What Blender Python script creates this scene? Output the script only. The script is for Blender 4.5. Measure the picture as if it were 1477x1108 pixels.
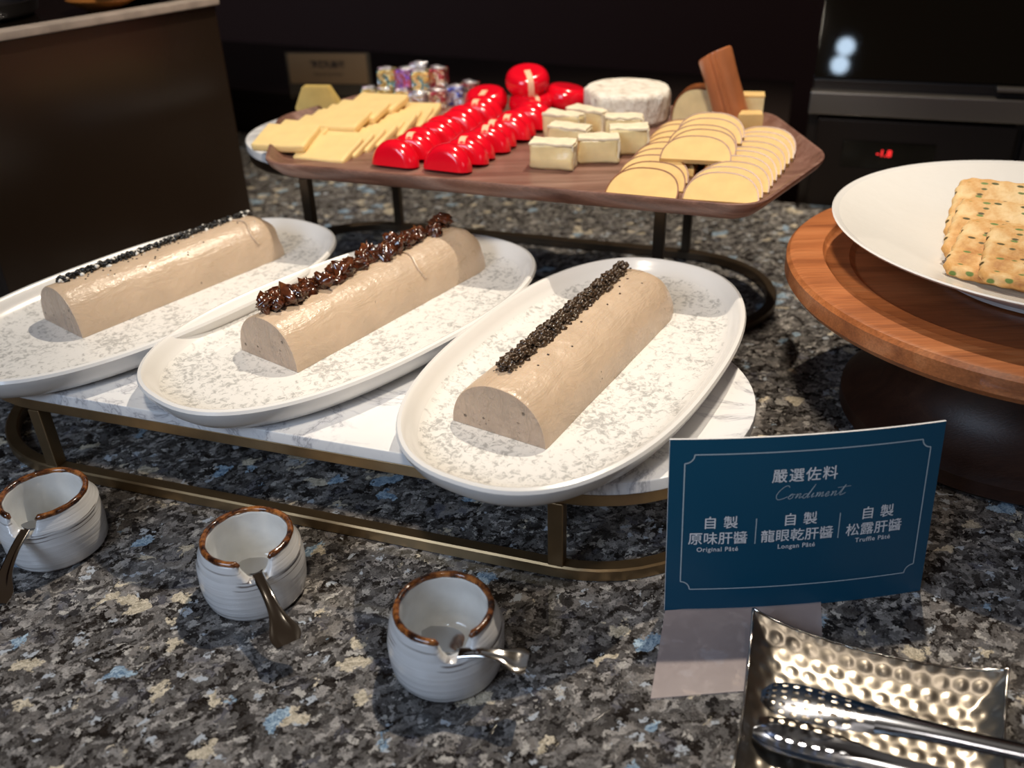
import bpy, bmesh, math, random
from mathutils import Vector, Matrix, noise
from math import sin, cos, pi, radians as R

sc = bpy.context.scene
for o in list(bpy.data.objects): bpy.data.objects.remove(o, do_unlink=True)
COL = sc.collection
S = 0.01                                   # everything below is written in centimetres

# ------------------------------------------------------------------ camera
cam = bpy.data.cameras.new('camera'); camo = bpy.data.objects.new('camera', cam); COL.objects.link(camo)
cam.sensor_width = 36; cam.lens = 36 * 1300 / 1477
pitch, roll = R(30.569), R(1.6013)
fwd = Vector((0, cos(pitch), -sin(pitch))); r0 = Vector((1, 0, 0)); u0 = Vector((0, sin(pitch), cos(pitch)))
rt = cos(roll) * r0 - sin(roll) * u0; up = sin(roll) * r0 + cos(roll) * u0
m = Matrix((rt, up, -fwd)).transposed().to_4x4(); m.translation = Vector((0, 0, .40)); camo.matrix_world = m
cam.clip_start = .01; cam.dof.use_dof = True; cam.dof.focus_distance = .60; cam.dof.aperture_fstop = 5.6
sc.camera = camo

# ------------------------------------------------------------------ world, lights, exposure
w = bpy.data.worlds.new('world'); sc.world = w; w.use_nodes = True
w.node_tree.nodes['Background'].inputs[0].default_value = (.9, .62, .42, 1)
w.node_tree.nodes['Background'].inputs[1].default_value = .04
sc.view_settings.view_transform = 'Standard'; sc.view_settings.look = 'None'
sc.view_settings.exposure = 0.0; sc.view_settings.gamma = 1; sc.view_settings.use_curve_mapping = False

def lamp(kind, name, loc, aim, power, color, size, **kw):
    l = bpy.data.lights.new(name, kind); o = bpy.data.objects.new(name, l); COL.objects.link(o)
    o.location = Vector(loc) * S; d = (Vector(aim) - Vector(loc))
    o.rotation_euler = d.to_track_quat('-Z', 'Y').to_euler(); l.energy = power; l.color = color
    if kind == 'AREA': l.size = size
    else: l.shadow_soft_size = size
    for k, v in kw.items(): setattr(l, k, v)
    return o
lamp('SPOT', 'spot_light', (40, 121, 165), (2, 66, 0), 86, (1, .87, .70), .018, spot_size=R(66), spot_blend=.6)
lamp('SPOT', 'spot_light', (34, 22, 150), (18, 34, 0), 4, (1, .88, .76), .02, spot_size=R(17), spot_blend=.7)
lamp('SPOT', 'spot_light', (-8, 2, 120), (2, 86, 5), 46, (1, .87, .71), .06, spot_size=R(42), spot_blend=.7)
lamp('AREA', 'fill_light', (-105, -70, 105), (0, 50, 0), 14, (.62, .77, 1), .7)  # added bluish fill behind the viewer, out of view, no actual window
lamp('AREA', 'fill_light', (150, -70, 110), (20, 50, 0), 1.6, (.85, .88, 1), .5)  # second added fill panel, unseen at the right, no window either

# ------------------------------------------------------------------ materials
def newmat(name):
    m = bpy.data.materials.new(name); m.use_nodes = True
    return m, m.node_tree, m.node_tree.nodes['Principled BSDF']
def nd(t, typ, ins=None, **props):
    n = t.nodes.new(typ)
    for k, v in props.items(): setattr(n, k, v)
    for k, v in (ins or {}).items():
        if isinstance(v, bpy.types.NodeSocket): t.links.new(v, n.inputs[k])
        else: n.inputs[k].default_value = v
    return n
def ramp(t, fac, stops, interp='LINEAR'):
    n = nd(t, 'ShaderNodeValToRGB', {0: fac}); cr = n.color_ramp; cr.interpolation = interp
    while len(cr.elements) > 1: cr.elements.remove(cr.elements[0])
    cr.elements[0].position = stops[0][0]; cr.elements[0].color = c4(stops[0][1])
    for p, c in stops[1:]:
        e = cr.elements.new(p); e.color = c4(c)
    return n.outputs[0]
def c4(c):
    if isinstance(c, (int, float)): return (c, c, c, 1)
    return (*c, 1)
def mix(t, f, a, b, bt='MIX'):
    n = t.nodes.new('ShaderNodeMix'); n.data_type = 'RGBA'; n.blend_type = bt
    for i, v in ((0, f), (6, a), (7, b)):
        s = n.inputs[i]
        if isinstance(v, bpy.types.NodeSocket): t.links.new(v, s)
        elif i == 0: s.default_value = v
        else: s.default_value = c4(v)
    return n.outputs[2]
def oc(t, scale=(1, 1, 1), rot=(0, 0, 0)):
    tc = nd(t, 'ShaderNodeTexCoord')
    return nd(t, 'ShaderNodeMapping', {0: tc.outputs['Object'], 2: rot, 3: scale}).outputs[0]
def noi(t, v, scale, detail=3, rough=.5, dist=0):
    return nd(t, 'ShaderNodeTexNoise', {'Vector': v, 'Scale': scale, 'Detail': detail, 'Roughness': rough, 'Distortion': dist})
def bump(t, b, h, strength, dist):
    n = nd(t, 'ShaderNodeBump', {'Strength': strength, 'Distance': dist, 'Height': h}); t.links.new(n.outputs[0], b.inputs['Normal'])
def setp(b, **kw):
    names = dict(color='Base Color', rough='Roughness', metal='Metallic', coat='Coat Weight', coatr='Coat Roughness',
                 sss='Subsurface Weight', sssr='Subsurface Radius', ssss='Subsurface Scale', trans='Transmission Weight',
                 spec='Specular IOR Level', ecol='Emission Color', estr='Emission Strength', alpha='Alpha', ior='IOR')
    for k, v in kw.items():
        s = b.inputs[names[k]]
        if isinstance(v, bpy.types.NodeSocket): s.id_data.links.new(v, s)
        elif k in ('color', 'ecol'): s.default_value = c4(v)
        else: s.default_value = v
def plain(name, color, rough=.5, metal=0, var=.0, vs=60, bmp=0, bs=200, **kw):
    m, t, b = newmat(name); setp(b, color=color, rough=rough, metal=metal, **kw)
    v = oc(t)
    if var:
        n = noi(t, v, vs, 4)
        c2 = tuple(max(0, x * (1 - var)) for x in color); c3 = tuple(min(1, x * (1 + var * .5)) for x in color)
        setp(b, color=ramp(t, n.outputs[0], [(.35, c2), (.65, c3)]))
    if bmp: bump(t, b, noi(t, v, bs, 4).outputs[0], bmp, .002)
    return m

def granite():
    m, t, b = newmat('blue pearl granite')
    base = oc(t, (1, 1, 1), (0, 0, R(-28)))
    n0 = noi(t, base, 60, 3)
    off = nd(t, 'ShaderNodeVectorMath', {0: n0.outputs[1], 1: (.5, .5, .5)}, operation='SUBTRACT')
    off = nd(t, 'ShaderNodeVectorMath', {0: off.outputs[0], 'Scale': .02}, operation='SCALE')
    n1 = noi(t, base, 330, 4, .7)
    o1 = nd(t, 'ShaderNodeVectorMath', {0: n1.outputs[1], 1: (.5, .5, .5)}, operation='SUBTRACT')
    o1 = nd(t, 'ShaderNodeVectorMath', {0: o1.outputs[0], 'Scale': .010}, operation='SCALE')
    off = nd(t, 'ShaderNodeVectorMath', {0: off.outputs[0], 1: o1.outputs[0]}, operation='ADD')
    v = nd(t, 'ShaderNodeVectorMath', {0: base, 1: off.outputs[0]}, operation='ADD').outputs[0]
    v = nd(t, 'ShaderNodeMapping', {0: v, 3: (.72, 1, 1)}).outputs[0]
    def vor(scale):
        n = nd(t, 'ShaderNodeTexVoronoi', {'Vector': v, 'Scale': scale}); s = nd(t, 'ShaderNodeSeparateColor', {0: n.outputs['Color']})
        return s.outputs[0], s.outputs[1], s.outputs[2]
    r1, g1, b1 = vor(105); r2, g2, b2 = vor(290); r3, g3, b3 = vor(520)
    big = ramp(t, r1, [(0, (.016, .013, .011)), (.18, (.04, .037, .035)), (.34, (.085, .08, .076)), (.52, (.13, .122, .115)),
                       (.72, (.19, .178, .165)), (.88, (.10, .10, .115))], 'CONSTANT')
    med = ramp(t, r2, [(0, (.012, .010, .009)), (.24, (.05, .047, .045)), (.45, (.11, .107, .104)), (.68, (.20, .195, .188)), (.86, (.31, .30, .285)), (.95, (.42, .41, .38))], 'CONSTANT')
    c = mix(t, ramp(t, g2, [(.0, .15), (.25, .85)], 'CONSTANT'), big, med)
    fine = noi(t, v, 900, 3, .7).outputs[0]
    c = mix(t, .75, c, ramp(t, fine, [(.28, .2), (.72, 1.7)]), 'MULTIPLY')
    dark = noi(t, v, 210, 4, .72).outputs[0]
    c = mix(t, ramp(t, dark, [(.36, 1), (.43, 0)]), c, (.010, .008, .006))
    # labradorite flakes, blue and cream
    stre = noi(t, nd(t, 'ShaderNodeMapping', {0: v, 3: (1, 4, 1)}).outputs[0], 260, 3).outputs[0]
    blue = mix(t, ramp(t, stre, [(.4, 0), (.6, 1)]), (.07, .13, .21), (.36, .47, .55))
    cream = mix(t, ramp(t, stre, [(.4, 0), (.6, 1)]), (.25, .22, .16), (.58, .53, .42))
    f1 = nd(t, 'ShaderNodeMath', {0: g1, 1: .975}, operation='GREATER_THAN').outputs[0]
    f2 = nd(t, 'ShaderNodeMath', {0: b1, 1: .96}, operation='GREATER_THAN').outputs[0]
    f3 = nd(t, 'ShaderNodeMath', {0: b2, 1: .982}, operation='GREATER_THAN').outputs[0]
    c = mix(t, f3, c, (.34, .38, .42)); c = mix(t, f2, c, cream); c = mix(t, f1, c, blue)
    setp(b, color=c, rough=.045, spec=.4); gn_ = nd(t, 'ShaderNodeMix', data_type='RGBA')
    t.nodes.remove(gn_); setp(b, color=mix(t, 1.0, c, (1.42, 1.38, 1.36), 'MULTIPLY'))
    return m

def speckled_plate():
    m, t, b = newmat('white reactive glaze with grey speckle')
    v = oc(t)
    n = noi(t, v, 210, 5, .72, .8).outputs[0]; big = noi(t, v, 45, 2).outputs[0]
    f = nd(t, 'ShaderNodeMath', {0: n, 1: 1.5}, operation='MULTIPLY').outputs[0]
    f = nd(t, 'ShaderNodeMath', {0: nd(t, 'ShaderNodeMath', {0: big, 1: .5}, operation='MULTIPLY').outputs[0], 1: f}, operation='ADD').outputs[0]
    n2 = nd(t, 'ShaderNodeMath', {0: f, 1: .5}, operation='MULTIPLY')
    c = ramp(t, n2.outputs[0], [(.40, (.44, .435, .42)), (.455, (.62, .61, .585)), (.50, (.80, .785, .755))])
    setp(b, color=c, rough=.33, coat=.15); return m

def wood(name, c1, c2, c3, rough=.4, ang=0, sc_=1.0, coat=.0):
    m, t, b = newmat(name)
    v = oc(t, (3 * sc_, 40 * sc_, 40 * sc_), (0, 0, R(ang)))
    n = noi(t, v, 1.0, 5, .6, 1.2).outputs[0]
    fi = noi(t, oc(t, (30 * sc_, 900 * sc_, 900 * sc_), (0, 0, R(ang))), 1.0, 3, .6).outputs[0]
    c = ramp(t, n, [(.3, c1), (.5, c2), (.7, c3)])
    c = mix(t, .55, c, ramp(t, fi, [(.3, .55), (.65, 1.25)]), 'MULTIPLY')
    setp(b, color=c, rough=rough, coat=coat); bump(t, b, fi, .15, .001); return m

def marble():
    m, t, b = newmat('white marble with fine grey veins')
    v = oc(t); n = noi(t, v, 9, 6, .65, 1.6).outputs[0]
    d = nd(t, 'ShaderNodeMath', {0: n, 1: .5}, operation='SUBTRACT').outputs[0]
    d = nd(t, 'ShaderNodeMath', {0: d}, operation='ABSOLUTE').outputs[0]
    setp(b, color=ramp(t, d, [(0, (.42, .42, .44)), (.012, (.66, .66, .68)), (.05, (.80, .80, .80))]), rough=.22); return m

def pate(name, c, bumpy=.25, lim=.66):
    m, t, b = newmat(name); v = oc(t)
    n = noi(t, v, 30, 4).outputs[0]
    col = ramp(t, n, [(.3, tuple(x * .9 for x in c)), (.7, tuple(min(1, x * 1.06) for x in c))])
    sp = nd(t, 'ShaderNodeTexVoronoi', {'Vector': v, 'Scale': 170}).outputs['Distance']
    sk = noi(t, v, 75, 2).outputs[0]
    f = nd(t, 'ShaderNodeMath', {0: ramp(t, sp, [(.13, 1), (.20, 0)]), 1: ramp(t, sk, [(lim, 0), (lim + .04, 1)])}, operation='MULTIPLY').outputs[0]
    col = mix(t, f, col, tuple(x * .35 for x in c))
    setp(b, color=col, rough=.36, sss=.12, sssr=(.01, .006, .003), ssss=.5, coat=.12, coatr=.25)
    sm_ = noi(t, oc(t, (26, 120, 40), (0, .3, 0)), 1.0, 4, .65, 1.0).outputs[0]
    hb = nd(t, 'ShaderNodeMath', {0: noi(t, v, 110, 4).outputs[0], 1: f}, operation='SUBTRACT').outputs[0]
    hb = nd(t, 'ShaderNodeMath', {0: sm_, 1: 1.2, 2: hb}, operation='MULTIPLY_ADD').outputs[0]
    setp(b, rough=ramp(t, sm_, [(.35, .42), (.65, .24)]))
    bump(t, b, hb, bumpy + .2, .0022); return m

def mug_glaze():
    m, t, b = newmat('white glaze with brown iron bleeding')
    tc = nd(t, 'ShaderNodeTexCoord'); sep = nd(t, 'ShaderNodeSeparateXYZ', {0: tc.outputs['Object']}); z = sep.outputs[2]
    n = noi(t, tc.outputs['Object'], 260, 4, .6).outputs[0]
    # throwing rings, slightly tilted, picked out in darker glaze
    v = nd(t, 'ShaderNodeMapping', {0: tc.outputs['Object'], 3: (9, 9, 260), 2: (R(3), R(4), 0)}).outputs[0]
    ring = noi(t, v, 1.0, 3, .6).outputs[0]
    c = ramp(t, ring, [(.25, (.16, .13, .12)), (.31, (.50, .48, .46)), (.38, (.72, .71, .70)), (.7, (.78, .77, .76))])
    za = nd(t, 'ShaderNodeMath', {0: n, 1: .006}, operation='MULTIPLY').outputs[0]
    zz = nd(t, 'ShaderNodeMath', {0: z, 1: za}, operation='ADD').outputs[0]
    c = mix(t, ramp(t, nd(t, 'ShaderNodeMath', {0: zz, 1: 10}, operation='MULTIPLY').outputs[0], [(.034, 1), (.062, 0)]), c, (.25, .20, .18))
    wob = noi(t, nd(t, 'ShaderNodeMapping', {0: tc.outputs['Object'], 3: (1, 1, .2)}).outputs[0], 30, 2).outputs[0]
    for zc, wd_ in ((.0312, .00045), (.0285, .0003), (.0335, .0003)):
        q = nd(t, 'ShaderNodeMath', {0: wob, 1: .006, 2: -.003}, operation='MULTIPLY_ADD').outputs[0]
        q = nd(t, 'ShaderNodeMath', {0: q, 1: z}, operation='ADD').outputs[0]
        q = nd(t, 'ShaderNodeMath', {0: q, 1: zc}, operation='SUBTRACT').outputs[0]
        q = nd(t, 'ShaderNodeMath', {0: nd(t, 'ShaderNodeMath', {0: q}, operation='ABSOLUTE').outputs[0], 1: wd_}, operation='LESS_THAN').outputs[0]
        msk = ramp(t, noi(t, tc.outputs['Object'], 22 + zc * 300, 1).outputs[0], [(.47, 0), (.54, .85)])
        c = mix(t, nd(t, 'ShaderNodeMath', {0: q, 1: msk}, operation='MULTIPLY').outputs[0], c, (.11, .08, .07))
    setp(b, color=c, rough=.22, coat=.4, coatr=.12); bump(t, b, ring, .5, .0015); return m

def rim_glaze():
    m, t, b = newmat('burnt brown rim glaze'); v = oc(t)
    c = ramp(t, noi(t, v, 140, 4, .65).outputs[0], [(.38, (.025, .009, .005)), (.5, (.15, .048, .013)), (.64, (.40, .15, .04))])
    setp(b, color=c, rough=.16, coat=.6); return m

def cracker_mat():
    m, t, b = newmat('baked cracker with herbs'); v = oc(t)
    c = ramp(t, noi(t, v, 55, 4, .6).outputs[0], [(.3, (.42, .17, .045)), (.45, (.66, .36, .12)), (.6, (.80, .56, .27)), (.75, (.86, .66, .38))])
    vo = nd(t, 'ShaderNodeTexVoronoi', {'Vector': nd(t, 'ShaderNodeMapping', {0: v, 3: (1, 1.9, 1)}).outputs[0], 'Scale': 120})
    s = nd(t, 'ShaderNodeSeparateColor', {0: vo.outputs['Color']})
    f = nd(t, 'ShaderNodeMath', {0: ramp(t, vo.outputs['Distance'], [(.26, 1), (.36, 0)]), 1: nd(t, 'ShaderNodeMath', {0: s.outputs[0], 1: .55}, operation='GREATER_THAN').outputs[0]}, operation='MULTIPLY').outputs[0]
    c = mix(t, f, c, ramp(t, s.outputs[1], [(0, (.05, .09, .01)), (.4, (.09, .055, .02)), (.7, (.15, .22, .05))]))
    setp(b, color=c, rough=.6, spec=.35); bump(t, b, noi(t, v, 180, 3).outputs[0], .4, .002); return m

def foil_mat(name, c1, c2, c3):
    m, t, b = newmat(name); v = oc(t)
    n = noi(t, v, 150, 2, .5).outputs[0]
    c = ramp(t, n, [(.36, c1), (.46, c2), (.56, c3), (.66, (.75, .75, .8))], 'CONSTANT')
    setp(b, color=c, rough=.22, metal=.75); bump(t, b, noi(t, v, 230, 3).outputs[0], .8, .003); return m

def rind_mat():
    m, t, b = newmat('white bloomy rind'); v = oc(t)
    n = noi(t, v, 90, 4, .6).outputs[0]
    setp(b, color=ramp(t, n, [(.3, (.55, .46, .38)), (.5, (.80, .74, .64)), (.7, (.88, .84, .76))]), rough=.8)
    bump(t, b, noi(t, oc(t, (1, 1, .7)), 130, 4, .6).outputs[0], .9, .004); return m

M = dict(
    granite=granite(), plate_in=speckled_plate(), marble=marble(),
    plate_out=plain('white glazed ceramic', (.80, .785, .76), .25, coat=.3),
    walnut=wood('dark walnut tray', (.11, .05, .036), (.21, .105, .078), (.31, .18, .14), .36, 20, 1.2),
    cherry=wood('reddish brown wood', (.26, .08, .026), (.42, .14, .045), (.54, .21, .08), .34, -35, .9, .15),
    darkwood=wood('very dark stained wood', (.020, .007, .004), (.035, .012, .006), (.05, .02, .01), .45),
    brass=plain('brushed antique brass', (.34, .235, .125), .36, .92, var=.12),
    darkbrass=plain('dark bronze', (.10, .07, .045), .4, .9),
    pate=pate('beige liver pate', (.60, .455, .325)), patecut=pate('cut face of the pate', (.45, .34, .255), .7, .50),
    truffle=plain('chopped truffle paste', (.060, .034, .017), .3, var=.6, vs=500, coat=.5),
    blackcrumb=plain('black crumbs', (.010, .009, .008), .35, var=.4, vs=400, coat=.3),
    glintcrumb=plain('pale painted glints', (.75, .72, .66), .2),  # whitish glints among the black crumbs, highlight put into the colour
    longan=plain('dried longan flesh', (.085, .022, .008), .2, var=.8, vs=180, coat=.9, coatr=.08, sss=.1, ssss=.3),
    glaze=mug_glaze(), inner=plain('pale glossy inside glaze', (.76, .77, .76), .12, var=.06, vs=90, coat=.5), rim=rim_glaze(),
    steel=plain('polished stainless steel', (.62, .60, .58), .10, 1), 
    hammered=plain('hammered steel', (.50, .45, .38), .30, 1, bmp=.1, bs=60),
    brushed=plain('brushed stainless trim', (.36, .33, .30), .34, 1),
    teal=plain('teal printed card', (.004, .058, .115), .34, spec=.4), paper=plain('white card edge', (.80, .80, .80), .7),
    print_=plain('pale silver print', (.62, .64, .68), .5), printdim=plain('thin silver print', (.34, .42, .48), .5),
    black=plain('polished black stone', (.006, .004, .003), .14, spec=.35), blackm=plain('black laminate', (.014, .009, .007), .38),
    panel=plain('polished dark panel', (.024, .014, .008), .27, spec=.5), greige=plain('grey stone edge', (.45, .37, .31), .5, var=.2),
    fridge=plain('dark grey fridge door', (.016, .011, .009), .33, spec=.3), wallm=plain('dark brown wall', (.085, .030, .020), .6),
    floorm=plain('dark floor', (.02, .015, .012), .5),
    redwax=plain('red cheese wax', (.78, .004, .018), .17, coat=.5, coatr=.1, sss=.05, ssss=.3), tab=plain('cream paper tab', (.85, .52, .32), .6),
    brie=plain('soft ripe cheese', (.80, .64, .35), .24, var=.10, vs=60, sss=.25, sssr=(.01, .007, .004), ssss=1, bmp=.25, bs=120),
    rind=rind_mat(), softrind=plain('creamy soft rind', (.84, .74, .54), .6, var=.12, vs=120, bmp=.5, bs=150), smoked=plain('smoked cheese', (.74, .49, .20), .6, spec=.25, var=.08, sss=.2, sssr=(.01, .007, .003), ssss=.6),
    smokerind=plain('smoked brown rind', (.20, .06, .015), .38, var=.25, vs=120),
    log=plain('smoked brown cheese skin', (.52, .18, .07), .3, coat=.3, coatr=.25, var=.12, vs=30, bmp=.3, bs=60),
    sliced=plain('pale sliced cheese', (.82, .60, .27), .5, spec=.3, var=.05, sss=.25, sssr=(.01, .007, .004), ssss=.8),
    wedge=plain('pale yellow cheese', (.55, .40, .13), .4, var=.1), cracker=cracker_mat(),
    seam=plain('cracker filling', (.60, .42, .20), .6),
    gold=plain('gold paper card', (.42, .26, .13), .45, .2), ink=plain('dark ink', (.03, .02, .02), .5),
    display=plain('black display glass', (.006, .005, .003), .12),
    ember=plain('amber glass', (.5, .2, .05), .2, .5), chrome2=plain('steel pan', (.3, .29, .3), .3, 1),
)
def emis(name, c, s):
    m, t, b = newmat(name); setp(b, color=(0, 0, 0), ecol=c, estr=s); return m
M['darksteel'] = plain('dark polished steel', (.30, .32, .37), .16, 1)
M['blackglass'] = plain('black glass', (.004, .003, .002), .03, spec=.5)
M['led'] = emis('red led digits', (1, .03, .03), 1.6); M['bulb'] = emis('cool white lamp', (.62, .80, 1), 22)
def acrylic(name, c, a, rough=.08):
    m, t, b = newmat(name); setp(b, color=c, rough=rough, alpha=a, spec=.6); return m
M['acrylic'] = acrylic('clear acrylic', (.30, .24, .16), .28); M['patchfilm'] = acrylic('translucent light patch', (.60, .50, .49), .42, .25)  # the second one is a light patch put into a pale sheet
for n_, a_, b_, c_ in (('foil_yellow', (.75, .5, .15), (.85, .68, .35), (.05, .25, .3)), ('foil_purple', (.35, .12, .5), (.6, .3, .6), (.6, .05, .12)),
                       ('foil_blue', (.10, .12, .45), (.6, .62, .75), (.75, .8, .9)), ('foil_silver', (.6, .6, .68), (.8, .8, .85), (.6, .35, .5)),
                       ('foil_red', (.5, .06, .08), (.7, .4, .3), (.8, .7, .5))):
    M[n_] = foil_mat(n_, a_, b_, c_)

# ------------------------------------------------------------------ mesh helpers (centimetres)
def obj(name, bm, mats, parent=None, smooth=True, loc=None, rot=None, ang=40):
    """bm in cm -> one mesh object"""
    bmesh.ops.recalc_face_normals(bm, faces=bm.faces)
    me = bpy.data.meshes.new(name)
    for v in bm.verts: v.co *= S
    bm.to_mesh(me); bm.free()
    if not isinstance(mats, (list, tuple)): mats = [mats]
    for m_ in mats: me.materials.append(m_)
    o = bpy.data.objects.new(name, me); COL.objects.link(o)
    if smooth:
        me.shade_smooth()
        me.set_sharp_from_angle(angle=R(ang))
        wn = o.modifiers.new('weighted_normal', 'WEIGHTED_NORMAL'); wn.mode = 'FACE_AREA'; wn.keep_sharp = True
    if parent: o.parent = parent
    if loc is not None: o.location = Vector(loc) * S
    if rot is not None: o.rotation_euler = rot
    return o
def tag(o, label, cat, group=None, kind=None):
    o['label'] = label; o['category'] = cat
    if group: o['group'] = group
    if kind: o['kind'] = kind
    return o
def thing(name, loc, rz=0, label=None, cat=None, group=None, rot=None):
    o = bpy.data.objects.new(name, None); COL.objects.link(o); o.location = Vector(loc) * S
    o.rotation_euler = rot if rot is not None else (0, 0, rz); o.empty_display_size = .02
    if label: tag(o, label, cat, group)
    return o
def dup(root, loc, rot=None, label=None, group=None, scale=None):
    r = root.copy(); COL.objects.link(r); r.location = Vector(loc) * S
    if rot is not None: r.rotation_euler = rot
    if scale is not None: r.scale = scale
    if label: r['label'] = label
    if group: r['group'] = group
    for ch in list(root.children):
        c = ch.copy(); COL.objects.link(c); c.parent = r
        for g in list(ch.children):
            d = g.copy(); COL.objects.link(d); d.parent = c
    return r
def box(x0, y0, z0, x1, y1, z1, bev=0, seg=2, bm=None):
    b = bmesh.new(); bmesh.ops.create_cube(b, size=1)
    for v in b.verts:
        v.co = Vector(((x0 + x1) / 2 + v.co.x * (x1 - x0), (y0 + y1) / 2 + v.co.y * (y1 - y0), (z0 + z1) / 2 + v.co.z * (z1 - z0)))
    if bev: bmesh.ops.bevel(b, geom=b.edges[:], offset=bev, segments=seg, affect='EDGES', profile=.5)
    if bm is not None: merge(bm, b); return bm
    return b
def merge(dst, src, mat=None):
    me = bpy.data.meshes.new('tmp'); 
    if mat: bmesh.ops.transform(src, matrix=mat, verts=src.verts)
    src.to_mesh(me); src.free(); dst.from_mesh(me); bpy.data.meshes.remove(me)
def loft(rings, closed=True, cap0=True, cap1=True, bm=None, mi=None):
    bm = bm or bmesh.new(); vr = [[bm.verts.new(p) for p in r] for r in rings]; n = len(vr[0])
    for i in range(len(vr) - 1):
        for j in range(n if closed else n - 1):
            k = (j + 1) % n
            f = bm.faces.new((vr[i][j], vr[i][k], vr[i + 1][k], vr[i + 1][j]))
            if mi: f.material_index = mi(i)
    if cap0: f = bm.faces.new(vr[0]); f.material_index = mi(-1) if mi else 0
    if cap1: f = bm.faces.new(list(reversed(vr[-1]))); f.material_index = mi(len(vr)) if mi else 0
    return bm
def lathe(prof, n=48, cap0=True, cap1=True, mi=None, c=(0, 0)):
    return loft([[Vector((c[0] + r * cos(2 * pi * j / n), c[1] + r * sin(2 * pi * j / n), z)) for j in range(n)] for r, z in prof], True, cap0, cap1, None, mi)
def prism(pts, z0, z1, bev=0, seg=2):
    bm = bmesh.new(); a = [bm.verts.new((p[0], p[1], z0)) for p in pts]; b = [bm.verts.new((p[0], p[1], z1)) for p in pts]
    n = len(pts); bm.faces.new(a); bm.faces.new(list(reversed(b)))
    for j in range(n): bm.faces.new((a[j], a[(j + 1) % n], b[(j + 1) % n], b[j]))
    if bev:
        es = [e for e in bm.edges if abs(e.verts[0].co.z - e.verts[1].co.z) < 1e-6]
        bmesh.ops.recalc_face_normals(bm, faces=bm.faces)
        bmesh.ops.bevel(bm, geom=es, offset=bev, segments=seg, affect='EDGES', profile=.5)
    return bm
def ringprism(outer, inner, z0, z1):
    O = [Vector((p[0], p[1], 0)) for p in outer]; I = [Vector((p[0], p[1], 0)) for p in inner]
    Z0, Z1 = Vector((0, 0, z0)), Vector((0, 0, z1)); e = .12
    mid = lambda A, B, f: [a.lerp(b, f) for a, b in zip(A, B)]
    secs = [([p + Z0 for p in O], 0)]
    P = [[p + Z0 + Vector((0, 0, e)) for p in O], [p + Z1 - Vector((0, 0, e)) for p in O], [p + Z1 for p in mid(O, I, .12)], [p + Z1 for p in mid(O, I, .88)],
         [p + Z1 - Vector((0, 0, e)) for p in I], [p + Z0 + Vector((0, 0, e)) for p in I], [p + Z0 for p in mid(O, I, .88)], [p + Z0 for p in mid(O, I, .12)]]
    bm = bmesh.new(); V = [[bm.verts.new(p) for p in r] for r in P]; n = len(O)
    for i in range(8):
        for j in range(n):
            bm.faces.new((V[i][j], V[i][(j + 1) % n], V[(i + 1) % 8][(j + 1) % n], V[(i + 1) % 8][j]))
    return bm
def capsule(c1, c2, r, n=24):
    a = math.atan2(c2[1] - c1[1], c2[0] - c1[0]); out = []
    for k in range(n + 1): t = a - pi / 2 + pi * k / n; out.append((c2[0] + r * cos(t), c2[1] + r * sin(t)))
    for k in range(n + 1): t = a + pi / 2 + pi * k / n; out.append((c1[0] + r * cos(t), c1[1] + r * sin(t)))
    return out
def roundpoly(pts, rad, n=8):
    out = []; N = len(pts)
    for i in range(N):
        p0, p1, p2 = Vector(pts[i - 1]), Vector(pts[i]), Vector(pts[(i + 1) % N])
        a = (p0 - p1).normalized(); b = (p2 - p1).normalized(); r = rad[i] if isinstance(rad, (list, tuple)) else rad
        for k in range(n + 1):
            t = k / n; q0 = p1 + a * r; q1 = p1 + b * r
            out.append(tuple((1 - t) ** 2 * q0 + 2 * t * (1 - t) * p1 + t * t * q1))
    return out
def inset(pts, d):
    """move a convex outline inwards by d"""
    N = len(pts); out = []
    A = sum(pts[i][0] * pts[(i + 1) % N][1] - pts[(i + 1) % N][0] * pts[i][1] for i in range(N)); sg = 1 if A > 0 else -1
    for i in range(N):
        t = (Vector(pts[(i + 1) % N]) - Vector(pts[i - 1])).normalized(); nrm = Vector((-t.y, t.x)) * sg
        out.append(tuple(Vector(pts[i]) + nrm * d))
    return out
def tube(path, rad, n=8, bm=None):
    rings = []
    for i, p in enumerate(path):
        p = Vector(p); t = (Vector(path[min(i + 1, len(path) - 1)]) - Vector(path[max(i - 1, 0)])).normalized()
        a = t.cross(Vector((0, 0, 1)));  a = a.normalized() if a.length > 1e-4 else Vector((1, 0, 0)); b = t.cross(a)
        r = rad[i] if isinstance(rad, (list, tuple)) else rad
        rings.append([p + (a * cos(2 * pi * k / n) + b * sin(2 * pi * k / n)) * r for k in range(n)])
    return loft(rings, bm=bm)
def lump(r, seed, sub=2, amp=.35, fr=1.2, sq=(1, 1, 1)):
    b = bmesh.new(); bmesh.ops.create_icosphere(b, subdivisions=sub, radius=1)
    for v in b.verts:
        n = noise.noise(v.co * fr + Vector((seed * 7.3, seed * 3.1, seed))) + .5 * noise.noise(v.co * fr * 2.7 + Vector((seed, 9, 4)))
        v.co = Vector((v.co.x * sq[0], v.co.y * sq[1], v.co.z * sq[2])) * r * (1 + amp * 1.6 * n)
    return b
U = Vector((.9478, -.3189, 0)); Nn = Vector((.3189, .9478, 0))     # along / across the display
UA = math.atan2(U.y, U.x)

# ------------------------------------------------------------------ setting
def struct(name, bm, m, smooth=False):
    o = obj(name, bm, m, smooth=smooth); o['kind'] = 'structure'; return o
struct('floor', box(-260, -150, -92, 300, 300, -90), M['floorm'])
struct('wall_back', box(-260, 292, -90, 300, 300, 250), M['wallm'])
struct('wall_left', box(-268, -150, -90, -260, 300, 250), M['wallm'])
struct('wall_right', box(300, -150, -90, 308, 300, 250), M['wallm'])

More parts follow.
